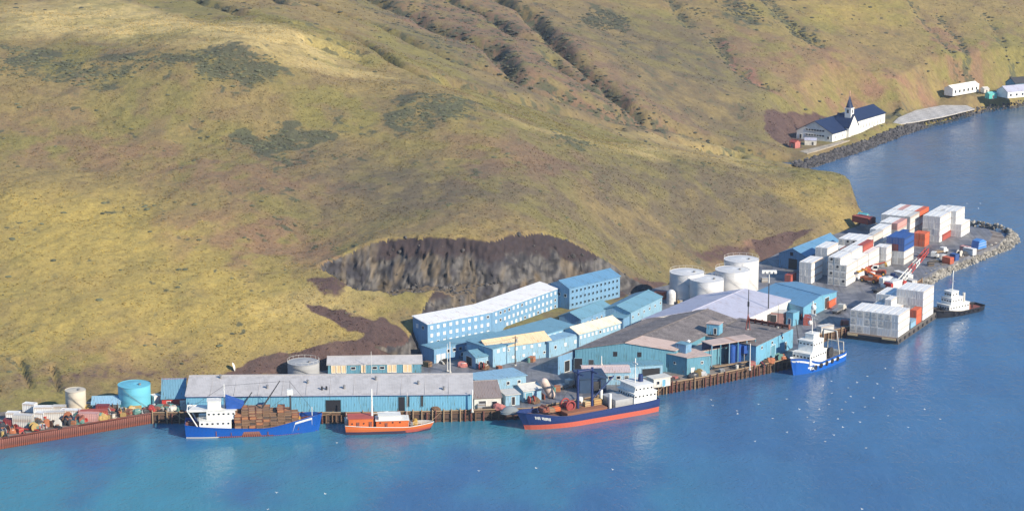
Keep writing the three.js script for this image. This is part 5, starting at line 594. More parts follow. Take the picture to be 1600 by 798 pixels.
// -- blue and white trawler, bow to the left at the wharf corner
{
  const { g, L } = ship('trawler', 'blue and white trawler with gantry and nets at the wharf corner', 'trawler', [1241, 586], [1308, 559]); g.scale.set(1, 1.16, 1);
  const sheer = (t) => 2.6 + 2.6 * sstep(0.6, 1, t), H = hullSkin(L, 8.6, { par0: 0.12, par1: 0.55, sheer, rake: 2.2, full: 0.62 }), X = -L / 2;
  part('hull', H.strip(() => -1, sheer), M(0.01, 0.11, 0.48, 0.4), g); part('white_band', H.strip((t) => sheer(t) - 1.15, (t) => sheer(t) - 0.6, 40, -0.03), C.white, g); part('bow_band', H.strip((t) => (t > 0.72 ? 0.9 : 0.4), (t) => (t > 0.72 ? 1.9 : 0.4), 60, -0.03), C.white, g); part('bulwark', H.strip((t) => sheer(t) - 1, sheer, 34, 0.12), C.white, g); part('deck', H.plate((t) => sheer(t) - 1), M(0.2, 0.18, 0.16, 0.9), g); part('rub_rail', H.rail((t) => sheer(t), 0.1), C.blue, g);
  house(g, 'main_house', X + 13, X + 23.5, 2.4, 5.6, 3.4, C.white, { win: 1 }); house(g, 'wheelhouse', X + 14.5, X + 21, 5.8, 8.8, 2.8, C.white, { win: 1, slope: 0.6 }); house(g, 'upper_bridge', X + 15, X + 18.5, 9, 10.4, 1.6, C.white, {});
  part('mast', [bar([X + 17, 10, 0], [X + 17, 20, 0], 0.2), bar([X + 17, 15, -2], [X + 17, 15, 2], 0.08), bar([X + 17, 12.5, -1.4], [X + 17, 17.5, 0], 0.06), bar([X + 17, 12.5, 1.4], [X + 17, 17.5, 0], 0.06)], C.white, g); part('radar', box(0.4, 0.4, 2.6, X + 17, 16, 0), C.white, g); part('antenna_dome', new THREE.SphereGeometry(0.9, 12, 8).translate(X + 16.4, 18, 0), C.white, g); part('antenna_dome', new THREE.SphereGeometry(0.7, 12, 8).translate(X + 17.4, 13.6, 0.6), C.white, g);
  part('gantry', [bar([X + 4, 1.6, -3.4], [X + 5, 9.4, -2.6], 0.22), bar([X + 4, 1.6, 3.4], [X + 5, 9.4, 2.6], 0.22), bar([X + 5, 9.4, -2.6], [X + 5, 9.4, 2.6], 0.22), bar([X + 1, 1.6, -3.2], [X + 1, 5.4, -3], 0.2), bar([X + 1, 1.6, 3.2], [X + 1, 5.4, 3], 0.2), bar([X + 1, 5.4, -3], [X + 1, 5.4, 3], 0.2)], C.offwhite, g); part('boom', bar([X + 12.6, 10.5, -1.5], [X + 5, 3.4, 2.6], 0.2), C.darkGrey, g); part('wharf_boom', bar([X + 19, 5, 3.4], [X + 20, 14.5, 4.6], 0.16), C.darkGrey, g); part('net_drum', [new THREE.CylinderGeometry(1.3, 1.3, 4, 18).rotateX(1.571).translate(X + 7.6, 3.4, 0), new THREE.CylinderGeometry(1.6, 1.6, 0.2, 18).rotateX(1.571).translate(X + 7.6, 3.4, 2.1), new THREE.CylinderGeometry(1.6, 1.6, 0.2, 18).rotateX(1.571).translate(X + 7.6, 3.4, -2.1)], C.darkGrey, g); part('net_heap', new THREE.IcosahedronGeometry(1.6, 2).scale(1.4, 0.7, 1.2).translate(X + 10.6, 2.6, 0.8), C.potBrown, g); part('funnel', [cyl(0.5, 0.5, 3.2, X + 13.6, 5.6, 2, 10), cyl(0.5, 0.5, 3.2, X + 13.6, 5.6, -2, 10)], C.white, g); railing(g, [[X + 24, 5.2, 2.6], [X + 27, 5.4, 1.2]]); for (let i = 0; i < 5; i++) part('side_tyre', new THREE.TorusGeometry(0.55, 0.22, 6, 12).translate(X + 7 + i * 3.6, 1.7, -4.5), C.black, g);
}
// -- black tug beyond the barge
{
  const { g, L } = ship('tugboat', 'black hulled tug with white stepped house alongside the barge', 'tugboat', [1458, 497], [1531, 481]);
  const sheer = (t) => 1.8 + 1.6 * sstep(0.5, 1, t), H = hullSkin(L, 8.4, { par0: 0.2, par1: 0.55, sheer, rake: 1, full: 0.5, stern: 0.6 }), X = -L / 2;
  part('hull', H.strip(() => -1, sheer), C.hullBlack, g); part('bulwark', H.strip((t) => sheer(t) - 0.9, sheer, 34, 0.14), C.hullBlack, g); part('deck', H.plate((t) => sheer(t) - 0.9), M(0.22, 0.07, 0.06, 0.9), g); part('rub_rail', H.rail((t) => sheer(t) - 0.3, 0.25), C.black, g);
  house(g, 'deckhouse', X + L * 0.36, X + L * 0.78, 1.4, 4.2, 3, C.white, { win: 1 }); house(g, 'wheelhouse', X + L * 0.48, X + L * 0.72, 4.4, 6.6, 2.5, C.white, { win: 1 }); house(g, 'upper_wheelhouse', X + L * 0.55, X + L * 0.69, 6.8, 8.8, 1.7, C.white, { win: 1 });
  part('mast', [bar([X + L * 0.6, 8.8, 0], [X + L * 0.6, 16.5, 0], 0.18), bar([X + L * 0.6, 12.6, -1.2], [X + L * 0.6, 12.6, 1.2], 0.07)], C.white, g); part('funnel', [cyl(0.55, 0.5, 3.6, X + L * 0.42, 4.2, 1.6, 12), cyl(0.55, 0.5, 3.6, X + L * 0.42, 4.2, -1.6, 12)], C.offwhite, g); part('towing_winch', [new THREE.CylinderGeometry(0.9, 0.9, 2.4, 16).rotateX(1.571).translate(X + L * 0.28, 2, 0), box(1.6, 0.8, 3, X + L * 0.28, 1.3, 0)], C.rust, g); part('bow_fender', new THREE.TorusGeometry(2.6, 0.6, 8, 18, Math.PI).rotateX(1.571).rotateY(-1.571).translate(X + L - 2.4, 2.6, 0), C.black, g); part('tow_bitts', [cyl(0.25, 0.25, 1.2, X + 5, 1, -0.8, 8), cyl(0.25, 0.25, 1.2, X + 5, 1, 0.8, 8)], C.black, g); for (let i = 0; i < 6; i++) for (const s of [-1, 1]) part('side_tyre', new THREE.TorusGeometry(0.5, 0.2, 6, 12).translate(X + 5 + i * 2.6, 1.3, s * 4.35), C.black, g);
}
// ---------------------------------------------------------------- church by the far shore, and the houses beyond
{
  const a = at(1301, 222, 4), ang = Math.atan2(0.82, 0.57), A = new THREE.Vector3(0.57, 0, -0.82), turn = Math.atan2(0.82, 0.57);   // local x runs along the bright wall, z out of it
  const g = thing('church', 'long white church hall with navy roof and a slender steeple by the far shore', 'church', [a.x, 4, a.z], turn);
  const gableX = (x0, x1, w, h, r, m, rf) => { part('wall', faces([[[x0, 0, 0], [x1, 0, 0], [x1, h, 0], [x0, h, 0]], [[x1, 0, -w], [x0, 0, -w], [x0, h, -w], [x1, h, -w]], [[x0, 0, -w], [x0, 0, 0], [x0, h, 0], [x0, r, -w / 2], [x0, h, -w]], [[x1, 0, 0], [x1, 0, -w], [x1, h, -w], [x1, r, -w / 2], [x1, h, 0]]]), m, g);
    const V = (x, y, z) => new THREE.Vector3(x, y, z); part('roof', slabFaces([V(x0 - 0.6, h - 0.1, 0.6), V(x1 + 0.3, h - 0.1, 0.6), V(x1 + 0.3, r + 0.12, -w / 2), V(x0 - 0.6, r + 0.12, -w / 2)], 0.25), rf, g); part('roof', slabFaces([V(x1 + 0.3, h - 0.1, -w - 0.6), V(x0 - 0.6, h - 0.1, -w - 0.6), V(x0 - 0.6, r + 0.12, -w / 2), V(x1 + 0.3, r + 0.12, -w / 2)], 0.25), rf, g); };
  gableX(0, 25, 21, 4.6, 10.2, C.white, C.navyRoof); gableX(25, 63, 15, 7.6, 11.6, C.white, C.navyRoof);
  part('front_gable', faces([[[16, 0, 1.6], [27, 0, 1.6], [27, 6, 1.6], [21.5, 12, 1.6], [16, 6, 1.6]], [[16, 0, -4], [16, 0, 1.6], [16, 6, 1.6], [16, 6, -4]], [[27, 0, 1.6], [27, 0, -4], [27, 6, -4], [27, 6, 1.6]]]), C.white, g);
  const V = (x, y, z) => new THREE.Vector3(x, y, z); part('roof', slabFaces([V(15.5, 5.6, 2), V(21.5, 12.2, 2), V(21.5, 12.2, -8), V(15.5, 5.6, -8)], 0.25), C.navyRoof, g); part('roof', slabFaces([V(21.5, 12.2, 2), V(27.5, 5.6, 2), V(27.5, 5.6, -8), V(21.5, 12.2, -8)], 0.25), C.navyRoof, g);
  const t = part('tower', [box(3.6, 15.2, 3.6, 21.5, 7.6, -1.2), box(4.0, 0.4, 4.0, 21.5, 15.2, -1.2)], C.white, g); part('belfry_opening', [box(1.1, 1.8, 3.7, 21.5, 13.6, -1.2), box(3.7, 1.8, 1.1, 21.5, 13.6, -1.2)], C.darkGrey, t);
  part('spire', new THREE.ConeGeometry(2.2, 6.8, 4).rotateY(Math.PI / 4).translate(21.5, 18.6, -1.2), C.navyRoof, g); part('cross', [box(0.3, 3, 0.3, 21.5, 23, -1.2), box(1.4, 0.25, 0.25, 21.5, 23.6, -1.2)], M(0.7, 0.4, 0.3, 0.6), g);
  const L = [V(0, 0, 0), V(63, 0, 0), V(63, 0, -15), V(0, 0, -21)];
  for (let i = 0; i < 10; i++) fitting(g, L, { wall: 0, s: 30 + i * 3.4, y: 3.8, w: 0.9, h: 2.0, pane: C.tankGrey }); for (let i = 0; i < 3; i++) fitting(g, L, { wall: 0, s: 3.5 + i * 4, y: 2.2, w: 1, h: 1.6, pane: C.tankGrey });
  for (let i = 0; i < 7; i++) { fitting(g, L, { wall: 3, s: 6 + i * 1.6, y: 5.4, w: 1.2, h: 0.8 }); fitting(g, L, { wall: 3, s: 6 + i * 1.6, y: 2.7, w: 1.2, h: 0.8 }); } fitting(g, L, { wall: 3, s: 2.4, y: 1.4, w: 1.2, h: 2.2, kind: 'door', pane: C.darkGrey }); fitting(g, L, { wall: 3, s: 18.6, y: 2, w: 1.2, h: 1.2 });
}
building('porch_shed', 'small pale blue porch in front of the church gable end', 'shed', { c: [[1258, 219], [1276, 219.5]], depth: 5, eave: 6.6, base: 4, ridge: 7.4, wall: C.offwhite, roof: C.paleRoof, overhang: 0.2, fit: [{ wall: 0, share: 0.7, y: 1, w: 1, h: 1.8, kind: 'door', pane: C.darkGrey }] });
building('red_hut', 'small faded red hut under the bare bank near the church', 'hut', { c: [[1234, 221.5], [1243, 223]], depth: 4, eave: 7, base: 4, ridge: 8, wall: C.pink, roof: C.conRed, overhang: 0.2, fit: [{ wall: 0, share: 0.5, y: 1.1, w: 1, h: 1.8, kind: 'door', pane: C.darkGrey }] });
building('white_house', 'row house of stepped white units on the far green slope', 'house', { c: [[1490, 138.5], [1531, 131.5]], depth: 6, eave: 13, base: 8.6, ridge: 14.4, wall: C.white, roof: C.white, overhang: 0.3, fit: [...rowOf(0, 6, 2.4, 1.4, 1.6, 0.1, 0.9)] });
building('teal_hut', 'small turquoise hut by the far waterline', 'hut', { c: [[1547, 147], [1559, 146]], depth: 4, eave: 9.8, base: 7, ridge: 10.6, wall: M(0.10, 0.55, 0.48, 0.6, { ribs: 1 }), roof: M(0.2, 0.6, 0.55, 0.6, { ribs: 1 }), overhang: 0.2, fit: [{ wall: 0, share: 0.5, y: 1.1, w: 0.9, h: 1.8, kind: 'door', pane: C.darkGrey }] });
building('grey_house', 'long white house with pale grey blue roof at the far right shore', 'house', { c: [[1576, 144], [1622, 140]], depth: 10, eave: 11.6, base: 8, ridge: 14.4, wall: C.white, roof: C.paleRoof, overhang: 0.3, fit: [...rowOf(0, 5, 1.8, 1.3, 1.2, 0.1, 0.9)] });
building('dark_house', 'dark roofed house up the slope above the long pale roof', 'house', { c: [[1588, 131], [1612, 129]], depth: 9, eave: 15, base: 11, ridge: 18, wall: C.tealWall, roof: C.darkGrey, overhang: 0.3, fit: [...rowOf(0, 2, 2, 1.2, 1.2, 0.3, 0.7)] });
building('pale_shed', 'little pale shed right of the white row house', 'shed', { c: [[1539, 139], [1547, 138.5]], depth: 4, eave: 11, base: 8.6, ridge: 11.8, wall: C.offwhite, roof: C.offwhite, overhang: 0.2, fit: [{ wall: 0, share: 0.5, y: 1, w: 0.8, h: 1.6, kind: 'door', pane: C.darkGrey }] });
building('blue_hut', 'tiny light blue hut with white door where headland meets the container yard', 'hut', { c: [[1338, 339], [1351, 341]], depth: 5, eave: 6.4, ridge: 8, wall: C.offwhite, roof: M(0.15, 0.55, 0.62, 0.5, { ribs: 1 }), overhang: 0.3, fit: [{ wall: 0, share: 0.5, y: 1.1, w: 1, h: 2, kind: 'door', pane: C.darkGrey }] });
// ground by the church: lot, shore lane
{ const sheet = (name, P, y, m) => { const s = new THREE.Shape(P.map(([x, z]) => new THREE.Vector2(x, -z))), g = new THREE.ExtrudeGeometry(s, { depth: 0.5, bevelEnabled: false }); g.rotateX(-Math.PI / 2); g.translate(0, y - 0.5, 0); return struct(name, g, m); };
  const lotMat = new THREE.MeshStandardMaterial({ map: gravelTex, color: new THREE.Color().setRGB(0.95, 0.88, 0.80), roughness: 1 }), laneMat = new THREE.MeshStandardMaterial({ map: gravelTex, color: new THREE.Color().setRGB(0.80, 0.68, 0.52), roughness: 1 });
  sheet('gravel_lot', [xz(1392, 196, 4), xz(1432, 190, 4), xz(1475, 182, 4), xz(1524, 170, 4), xz(1512, 164.5, 4), xz(1475, 164, 4), xz(1432, 172, 4), xz(1404, 184, 4)], 4.05, lotMat);
  sheet('shore_lane', [xz(1262, 240, 4.05), xz(1305, 227, 4.05), xz(1350, 212, 4.05), xz(1392, 198, 4.05), xz(1388, 195, 4.05), xz(1345, 209, 4.05), xz(1303, 223.5, 4.05), xz(1250, 236, 4.05)], 4.08, laneMat); }
// ---------------------------------------------------------------- poles, machines, yard gear, rocks, birds
pole('utility_pole', 'white light pole left of the pair in front of the bunkhouse annex', 'light pole', 703, 582, 10.5, C.white, PAD, { r: 0.2 }); pole('utility_pole', 'white light pole nearest the annex windows', 'light pole', 699, 580, 9.4, C.white, PAD, { r: 0.14 });
{ const g = pole('utility_pole', 'dark wooden utility pole before the longer cream roof', 'utility pole', 805, 571, 10.2, C.darkWood, PAD, { r: 0.2 }); part('crossarm', box(2, 0.16, 0.16, 0, 9.6, 0), C.darkWood, g); part('transformer', cyl(0.35, 0.35, 0.9, 0.5, 8.3, 0.2, 10), C.tankGrey, g); }
pole('utility_pole', 'tall thin white mast at the corner of the loading bay', 'mast', 1172, 578, 9, C.white, PAD, { r: 0.2 });
{ const g = pole('light_mast', 'tall dark mast with red lattice foot on the hall roof', 'mast', 1169, 515, 14, C.darkGrey, 10.2, { r: 0.2 }); part('lattice_foot', [bar([-0.7, 0, -0.7], [0, 6, 0], 0.09), bar([0.7, 0, -0.7], [0, 6, 0], 0.09), bar([0.7, 0, 0.7], [0, 6, 0], 0.09), bar([-0.7, 0, 0.7], [0, 6, 0], 0.09)], C.conRed, g); part('beacon', cyl(0.35, 0.35, 1.6, 0, 8.2, 0, 8), C.black, g); }
{ const g = pole('light_mast', 'tall flood light mast with white crosshead beside the blue hall', 'light mast', 1200.5, 506, 19.5, C.darkGrey, PAD, { r: 0.24 }); part('crosshead', [box(5.2, 0.5, 0.8, 0, 19.4, 0), ...[-2.2, -0.8, 0.8, 2.2].map((x) => box(0.9, 0.7, 0.5, x, 18.9, 0.5))], C.white, g); part('upper_pole', cyl(0.2, 0.18, 4.4, 0, 15, 0, 8), C.white, g); }
pole('utility_pole', 'thin dark pole standing up behind the trawler gantry', 'pole', 1216, 512, 8, C.darkGrey, 10.2, { r: 0.12 }); pole('utility_pole', 'white pole on the barge side by the front stack', 'mast', 1406, 533, 9.5, C.white, -1, { r: 0.2 }); pole('utility_pole', 'white stub mast before the teal hall gable', 'mast', 976, 574, 7.5, C.white, PAD, { r: 0.18 }); pole('utility_pole', 'short white post on the wharf office roof', 'post', 940, 570, 3, C.white, 8, { r: 0.2 }); pole('utility_pole', 'white post at the corner of the grey roofed warehouse', 'post', 738, 644, 7.2, C.white, PAD, { r: 0.28 }); pole('utility_pole', 'thin white whip mast behind the long warehouse roof', 'mast', 580, 586, 8, C.white, PAD, { r: 0.1 });
{ const p = at(365, 588, PAD), g = thing('dish_antenna', 'white dish antenna sticking up behind the long grey roof', 'antenna', [p.x, PAD - 1.2, p.z]); part('mast', cyl(0.2, 0.16, 3.4, 0, 0, 0, 8), C.steel, g); part('dish', new THREE.SphereGeometry(1.5, 16, 8, 0, 6.283, 0, 0.8).rotateZ(-1.2).scale(1, 1.5, 1).translate(-1, 3.9, 0), C.white, g); }
// machines
function reachStacker(u, v, turn, lab, m) { const p = at(u, v, PAD), g = thing('container_handler', lab, 'container handler', [p.x, PAD, p.z], turn); part('chassis', [box(7.5, 1.1, 2.6, 0, 1.5, 0), box(2.2, 1.5, 2.9, -3.2, 2.4, 0)], m, g); part('cab', [box(1.9, 1.9, 1.6, -0.6, 3.1, 0.3)], C.white, g); part('cab_glass', box(1.6, 1.0, 1.64, -0.5, 3.4, 0.32), C.glass, g); part('boom', [bar([-3, 3.2, -0.8], [3.4, 5.2, -0.8], 0.45, 4, 0.3)], m, g); part('spreader', [box(0.9, 0.5, 6, 3.6, 4.2, -0.4), bar([3.4, 5.2, -0.8], [3.6, 4.2, -0.6], 0.2)], C.yellow, g); for (const [x, z] of [[2.6, -1.4], [2.6, 1.4], [-2.6, -1.2], [-2.6, 1.2]]) { const w = part('wheel', new THREE.CylinderGeometry(0.85, 0.85, 0.6, 16).rotateX(1.571), C.black, g); w.position.set(x, 0.85, z); part('rim', new THREE.CylinderGeometry(0.4, 0.4, 0.64, 10).rotateX(1.571), C.yellow, w); } return g; }
reachStacker(1360, 441, YAW + 2.9, 'orange container handler parked beside the quay stack', C.orange);
reachStacker(1370, 430, YAW + 0.4, 'orange red container handler behind the parked one', M(0.5, 0.10, 0.05, 0.6));
{ const p = at(1400, 453, PAD), g = thing('crawler_crane', 'red and white crawler crane with raised lattice boom on the quay', 'crane', [p.x, PAD, p.z], YAW + 1.2), lat = (a, b, w, m) => { a = new THREE.Vector3(...a); b = new THREE.Vector3(...b); const l = [], n = Math.round(a.distanceTo(b) / 1.6); for (const [y, z] of [[-w, -w], [w, -w], [w, w], [-w, w]]) l.push(bar(a.clone().add(new THREE.Vector3(0, y, z)), b.clone().add(new THREE.Vector3(0, y * 0.8, z * 0.8)), 0.26, 4)); for (let i = 0; i < n; i++) { const s = i % 2 ? 1 : -1, q = a.clone().lerp(b, i / n), r = a.clone().lerp(b, (i + 1) / n); for (const z of [-w, w]) l.push(bar(q.clone().add(new THREE.Vector3(0, -w * s, z)), r.clone().add(new THREE.Vector3(0, w * s, z)), 0.16, 4)); } return part('boom_section', l, m, g); };
  part('track', box(6.4, 1.1, 1.1, 0, 0.55, -2.2), C.black, g); part('track', box(6.4, 1.1, 1.1, 0, 0.55, 2.2), C.black, g); part('house', [box(6, 2.6, 3.4, -0.8, 2.6, 0)], C.white, g); part('cab', box(1.8, 2, 1.4, 2.8, 2.4, 1.6), C.red, g); lat([2, 2.4, 0], [8, 6.4, 0], 0.95, C.white); lat([8, 6.4, 0], [10.5, 8, 0], 0.9, C.red); lat([10.5, 8, 0], [13, 9.6, 0], 0.9, C.white); lat([13, 9.6, 0], [18, 13, 0], 0.85, C.red); part('counterweight', box(1.4, 2, 3.6, -4.2, 2.4, 0), C.red, g); part('pendant', [bar([-3, 4, 0.5], [18, 13.3, 0], 0.05, 4), bar([-3, 4, -0.5], [18, 13.3, 0], 0.05, 4)], C.darkGrey, g); }
function truck(u, v, turn, lab, cabM, bedM) { const p = at(u, v, PAD), g = thing('truck', lab, 'truck', [p.x, PAD, p.z], turn); part('cab', [box(1.9, 1.8, 2.2, 2.6, 1.7, 0), box(1.2, 1.0, 2.1, 4.0, 1.2, 0)], cabM, g); part('windscreen', box(0.1, 0.7, 1.9, 3.6, 2.1, 0), C.glass, g); part('bed', box(5.4, bedM === C.white ? 2.4 : 0.5, 2.3, -1.3, bedM === C.white ? 2.3 : 1.2, 0), bedM, g); for (const x of [3.6, -2.4, -1]) for (const z of [-1, 1]) part('wheel', new THREE.CylinderGeometry(0.5, 0.5, 0.35, 14).rotateX(1.571).translate(x, 0.5, z), C.black, g); return g; }
truck(1389, 446, YAW + 1.1, 'white truck with box body parked left of the crane', C.white, C.white); truck(1376, 456, YAW + 1.3, 'white truck near the barge with dark load bed', C.white, C.darkGrey); truck(1385, 437, YAW + 0.3, 'dark cab truck behind the white crane boom', C.navy, C.steel); truck(1468, 397, YAW + 1.2, 'white flatbed truck by the small orange bin on the spit', C.white, C.paleWood); truck(1311, 488, YAW + 1.5, 'pale flatbed truck on the road below the blue hall', C.offwhite, C.steel); truck(1450, 402, YAW, 'small white truck in the open far yard', C.white, C.steel); truck(272, 637, 0.2, 'white pickup truck in front of the red shed', C.white, C.steel); truck(880, 607, 0.7, 'pale truck on the grey apron behind the ship bow', C.offwhite, C.steel); truck(1120, 466, 0.5, 'dull truck parked in shade before the low white tank', C.offwhite, C.steel);
{ const p = at(1525, 386, PAD), g = thing('tarp_stack', 'blue tarpaulin covered stack near the tip of the spit', 'tarp stack', [p.x, PAD, p.z], YAW + 1.2); const e = new THREE.ExtrudeGeometry(new THREE.Shape([[-2.6, 0], [2.6, 0], [2.3, 2.6], [0.6, 3.5], [-1.8, 3.0]].map(([a, b]) => new THREE.Vector2(a, b))), { depth: 3.4, bevelEnabled: true, bevelSize: 0.25, bevelThickness: 0.25, bevelSegments: 2 }); part('tarpaulin', e, M(0.08, 0.25, 0.62, 0.5), g); part('lashing', [bar([-2.8, 1.2, 3.7], [2.8, 1.5, 3.7], 0.06), bar([-2.8, 2.2, 3.7], [2.6, 2.4, 3.7], 0.06)], C.white, g); }
{ const p = at(856, 622, PAD), g = thing('storage_cylinder', 'leaning pale pinkish cylinder beside the grey apron on the wharf', 'tank', [p.x, PAD, p.z], 0.4); part('shell', new THREE.CapsuleGeometry(1.3, 5, 6, 16).rotateZ(0.5).translate(0, 3.2, 0), M(0.66, 0.52, 0.46, 0.6), g); part('cradle', [box(0.4, 1.6, 2.4, -1.6, 0.8, 0), box(0.4, 2.2, 2.4, 1.2, 1.1, 0)], C.rust, g); }
{ const p = at(797, 646, PAD), g = thing('covered_skiff', 'grey rounded tarp covered skiff lying on the old wharf', 'skiff', [p.x, PAD, p.z], 0.1); part('tarp', new THREE.SphereGeometry(1, 20, 10, 0, 6.283, 0, 1.571).scale(3, 2.4, 1.6), M(0.22, 0.26, 0.30, 0.7), g); part('hull', new THREE.CylinderGeometry(1, 0.8, 0.8, 20).scale(3.1, 1, 1.7).translate(0, -0.1, 0).translate(0, 0.5, 0), C.tankGrey, g); }
// yard gear: coils, drums, pallets, scrap beams, net heaps; many small, each its own
const junk = [];
function gear(kind, lab, u, v, o = {}) {
  const p = at(u, v, PAD + 0.02), t = o.turn ?? rnd() * 3, m = o.m || C.rust, g = thing(kind, lab, kind.replace(/_/g, ' '), p, t, 'loose gear lying about the quays'); g.scale.setScalar(o.scale || 1.25);
  if (kind === 'pallet_stack') { for (let k = 0; k < 4; k++) part('pallet', [box(1.4, 0.06, 1.2, 0, 0.16 + k * 0.2, 0), box(1.4, 0.1, 0.12, 0, 0.08 + k * 0.2, 0.5), box(1.4, 0.1, 0.12, 0, 0.08 + k * 0.2, -0.5)], m, g); }
  else if (kind === 'steel_drum') { part('drum', cyl(0.42, 0.42, 1.2, 0, 0, 0, 12), m, g); part('rim', [new THREE.TorusGeometry(0.42, 0.05, 4, 12).rotateX(1.571).translate(0, 1.2, 0), new THREE.TorusGeometry(0.42, 0.05, 4, 12).rotateX(1.571).translate(0, 0.6, 0)], m, g); }
  else if (kind === 'beam_pile') { for (let k = 0; k < 5; k++) part('beam', box(3.6 + rnd(), 0.3, 0.3, (rnd() - 0.5) * 0.6, 0.16 + (k > 2 ? 0.32 : 0), (k % 3 - 1) * 0.38 + (k > 2 ? 0.15 : 0)).rotateY((rnd() - 0.5) * 0.2), k % 2 ? m : o.m2 || C.darkGrey, g); }
  else if (kind === 'net_heap') { const q = new THREE.IcosahedronGeometry(1.3, 2), a = q.attributes.position; for (let k = 0; k < a.count; k++) { const x = a.getX(k), y = a.getY(k), z = a.getZ(k), f = 0.75 + 0.5 * vn(x * 2 + u, z * 2 + y * 2); a.setXYZ(k, x * f * 1.3, Math.max(0, y * f * 0.9 + 0.3), z * f); } q.computeVertexNormals(); part('netting', q, m, g); part('float_line', new THREE.TorusGeometry(0.9, 0.12, 5, 14).rotateX(1.4).translate(0, 0.9, 0), C.offwhite, g); }
  else if (kind === 'gear_crate') { part('box', box(1.9, 1.3, 1.5, 0, 0.65, 0), m, g); part('slats', [box(2, 0.14, 1.6, 0, 0.25, 0), box(2, 0.14, 1.6, 0, 1.1, 0)], o.m2 || C.paleWood, g); }
  else if (kind === 'cable_reel') { part('flange', new THREE.CylinderGeometry(1, 1, 0.14, 16).rotateX(1.571).translate(0, 1, 0.6), m, g); part('flange', new THREE.CylinderGeometry(1, 1, 0.14, 16).rotateX(1.571).translate(0, 1, -0.6), m, g); part('drum', new THREE.CylinderGeometry(0.6, 0.6, 1.1, 12).rotateX(1.571).translate(0, 1, 0), C.darkGrey, g); }
  return g;
}
{
  const tone = [['rusty', C.rust], ['orange', M(0.42, 0.15, 0.07, 0.9)], ['pale', C.offwhite], ['dark', C.darkGrey], ['teal', M(0.12, 0.26, 0.24, 0.9)], ['pinkish', C.pink], ['yellow', M(0.46, 0.32, 0.12, 0.9)], ['brown', C.wood], ['red', C.red], ['ash grey', C.tankGrey]];
  const kinds = ['net_heap', 'beam_pile', 'gear_crate', 'steel_drum', 'pallet_stack', 'cable_reel'], where = (u, v) => u < 40 ? 'at the left end of the scrap yard' : u < 90 ? 'below the off-white box' : u < 140 ? 'in the middle of the scrap yard' : u < 190 ? 'below the low blue shed' : u < 250 ? 'at the right end of the scrap yard' : 'below the red shed';
  const all = [], per = {}; for (let i = 0; i < 230; i++) { const u = 2 + rnd() * 292, edge = u < 120 ? lerp(684, 664, u / 120) : u < 238 ? lerp(664, 644, (u - 120) / 118) : 643, v = edge - 1.5 - Math.pow(rnd(), 1.3) * (u < 60 ? 20 : u < 236 ? 21 : 5), [w, m] = tone[(i * 7 + (rnd() * 3 | 0)) % 10]; const q = { k: kinds[i % 6], w, m, u, v, s: 0.75 + rnd() * 0.6 }; all.push(q); (per[q.k + w] ??= []).push(q); }
  for (const l of Object.values(per)) { l.sort((a, b) => a.u - b.u); l.forEach((q, i) => { const kd = q.k.replace('_', ' '); q.lab = l.length === 1 ? `${q.w} ${kd} lying ${where(q.u, q.v)}` : `${i === 0 ? 'leftmost' : i === l.length - 1 ? 'last' : ['', 'second', 'third', 'fourth', 'fifth', 'sixth', 'seventh', 'eighth', 'ninth'][i]} ${q.w} ${kd} from the left, ${where(q.u, q.v)}`; }); }
  for (const q of all) gear(q.k, q.lab, q.u, q.v, { m: q.m, scale: q.s });
  const W2 = [[308, 641, 'by the crab boat stern'], [520, 640, 'in the gap right of the crab boat'], [680, 641, 'right of the orange boat'], [700, 639, 'below the long roof corner'], [716, 640, 'left of the brown roofed shed'], [728, 637, 'against the warehouse end'], [752, 638, 'in front of the brown roofed shed'], [768, 638, 'under the brown roofed shed window'], [780, 639, 'beside the covered skiff'], [830, 630, 'below the net shed'], [842, 622, 'beside the pinkish cylinder'], [866, 612, 'on the grey apron'], [1030, 598, 'at the ship stern'], [1050, 594, 'by the pale hut'], [1084, 590, 'below the teal front block'], [1092, 588, 'near the front block door'], [1128, 581, 'below the loading bay'], [1152, 577, 'below the blue hopper'], [1176, 572, 'by the thin mast'], [1192, 569, 'below the bright blue wall'], [1205, 566, 'on the wharf end'], [1218, 563, 'beside the trawler bow'], [1300, 511, 'on the quay behind the trawler'], [1316, 508, 'by the barge corner'], [1455, 415, 'at the foot of the spit'], [1462, 410, 'beside the spit rocks'], [1474, 403, 'left of the orange bin'], [1500, 400, 'between the blue bin and the cabin'], [1188, 482, 'left of the light mast foot'], [1204, 478, 'behind the light mast foot'], [1222, 484, 'below the teal box'], [1230, 492, 'beside the rusty walkway box'], [1240, 487, 'under the blue hall corner'], [1250, 499, 'behind the trawler mast'], [1178, 495, 'by the pale hall corner'], [1060, 476, 'beside the small silo'], [1195, 440, 'behind the tallest white tank'], [690, 566, 'below the annex door'], [724, 572, 'left of the porch block'], [752, 577, 'before the porch block'], [780, 576, 'before the cream roofed block'], [826, 566, 'near the wooden utility pole'], [668, 572, 'at the bunkhouse corner']];
  W2.forEach(([u, v, w], i) => { const k = kinds[(i * 5 + 2) % 6], [c, m] = tone[(i * 3 + 1) % 10]; gear(k, `${c} ${k.replace('_', ' ')} ${w}`, u, v, { m }); if (i % 2) { const k2 = kinds[(i + 3) % 6], [c2, m2] = tone[(i * 7 + 4) % 10]; gear(k2, `${c2} ${k2.replace('_', ' ')} ${w}`, u + 5, v - 1.5, { m: m2 }); } });
}
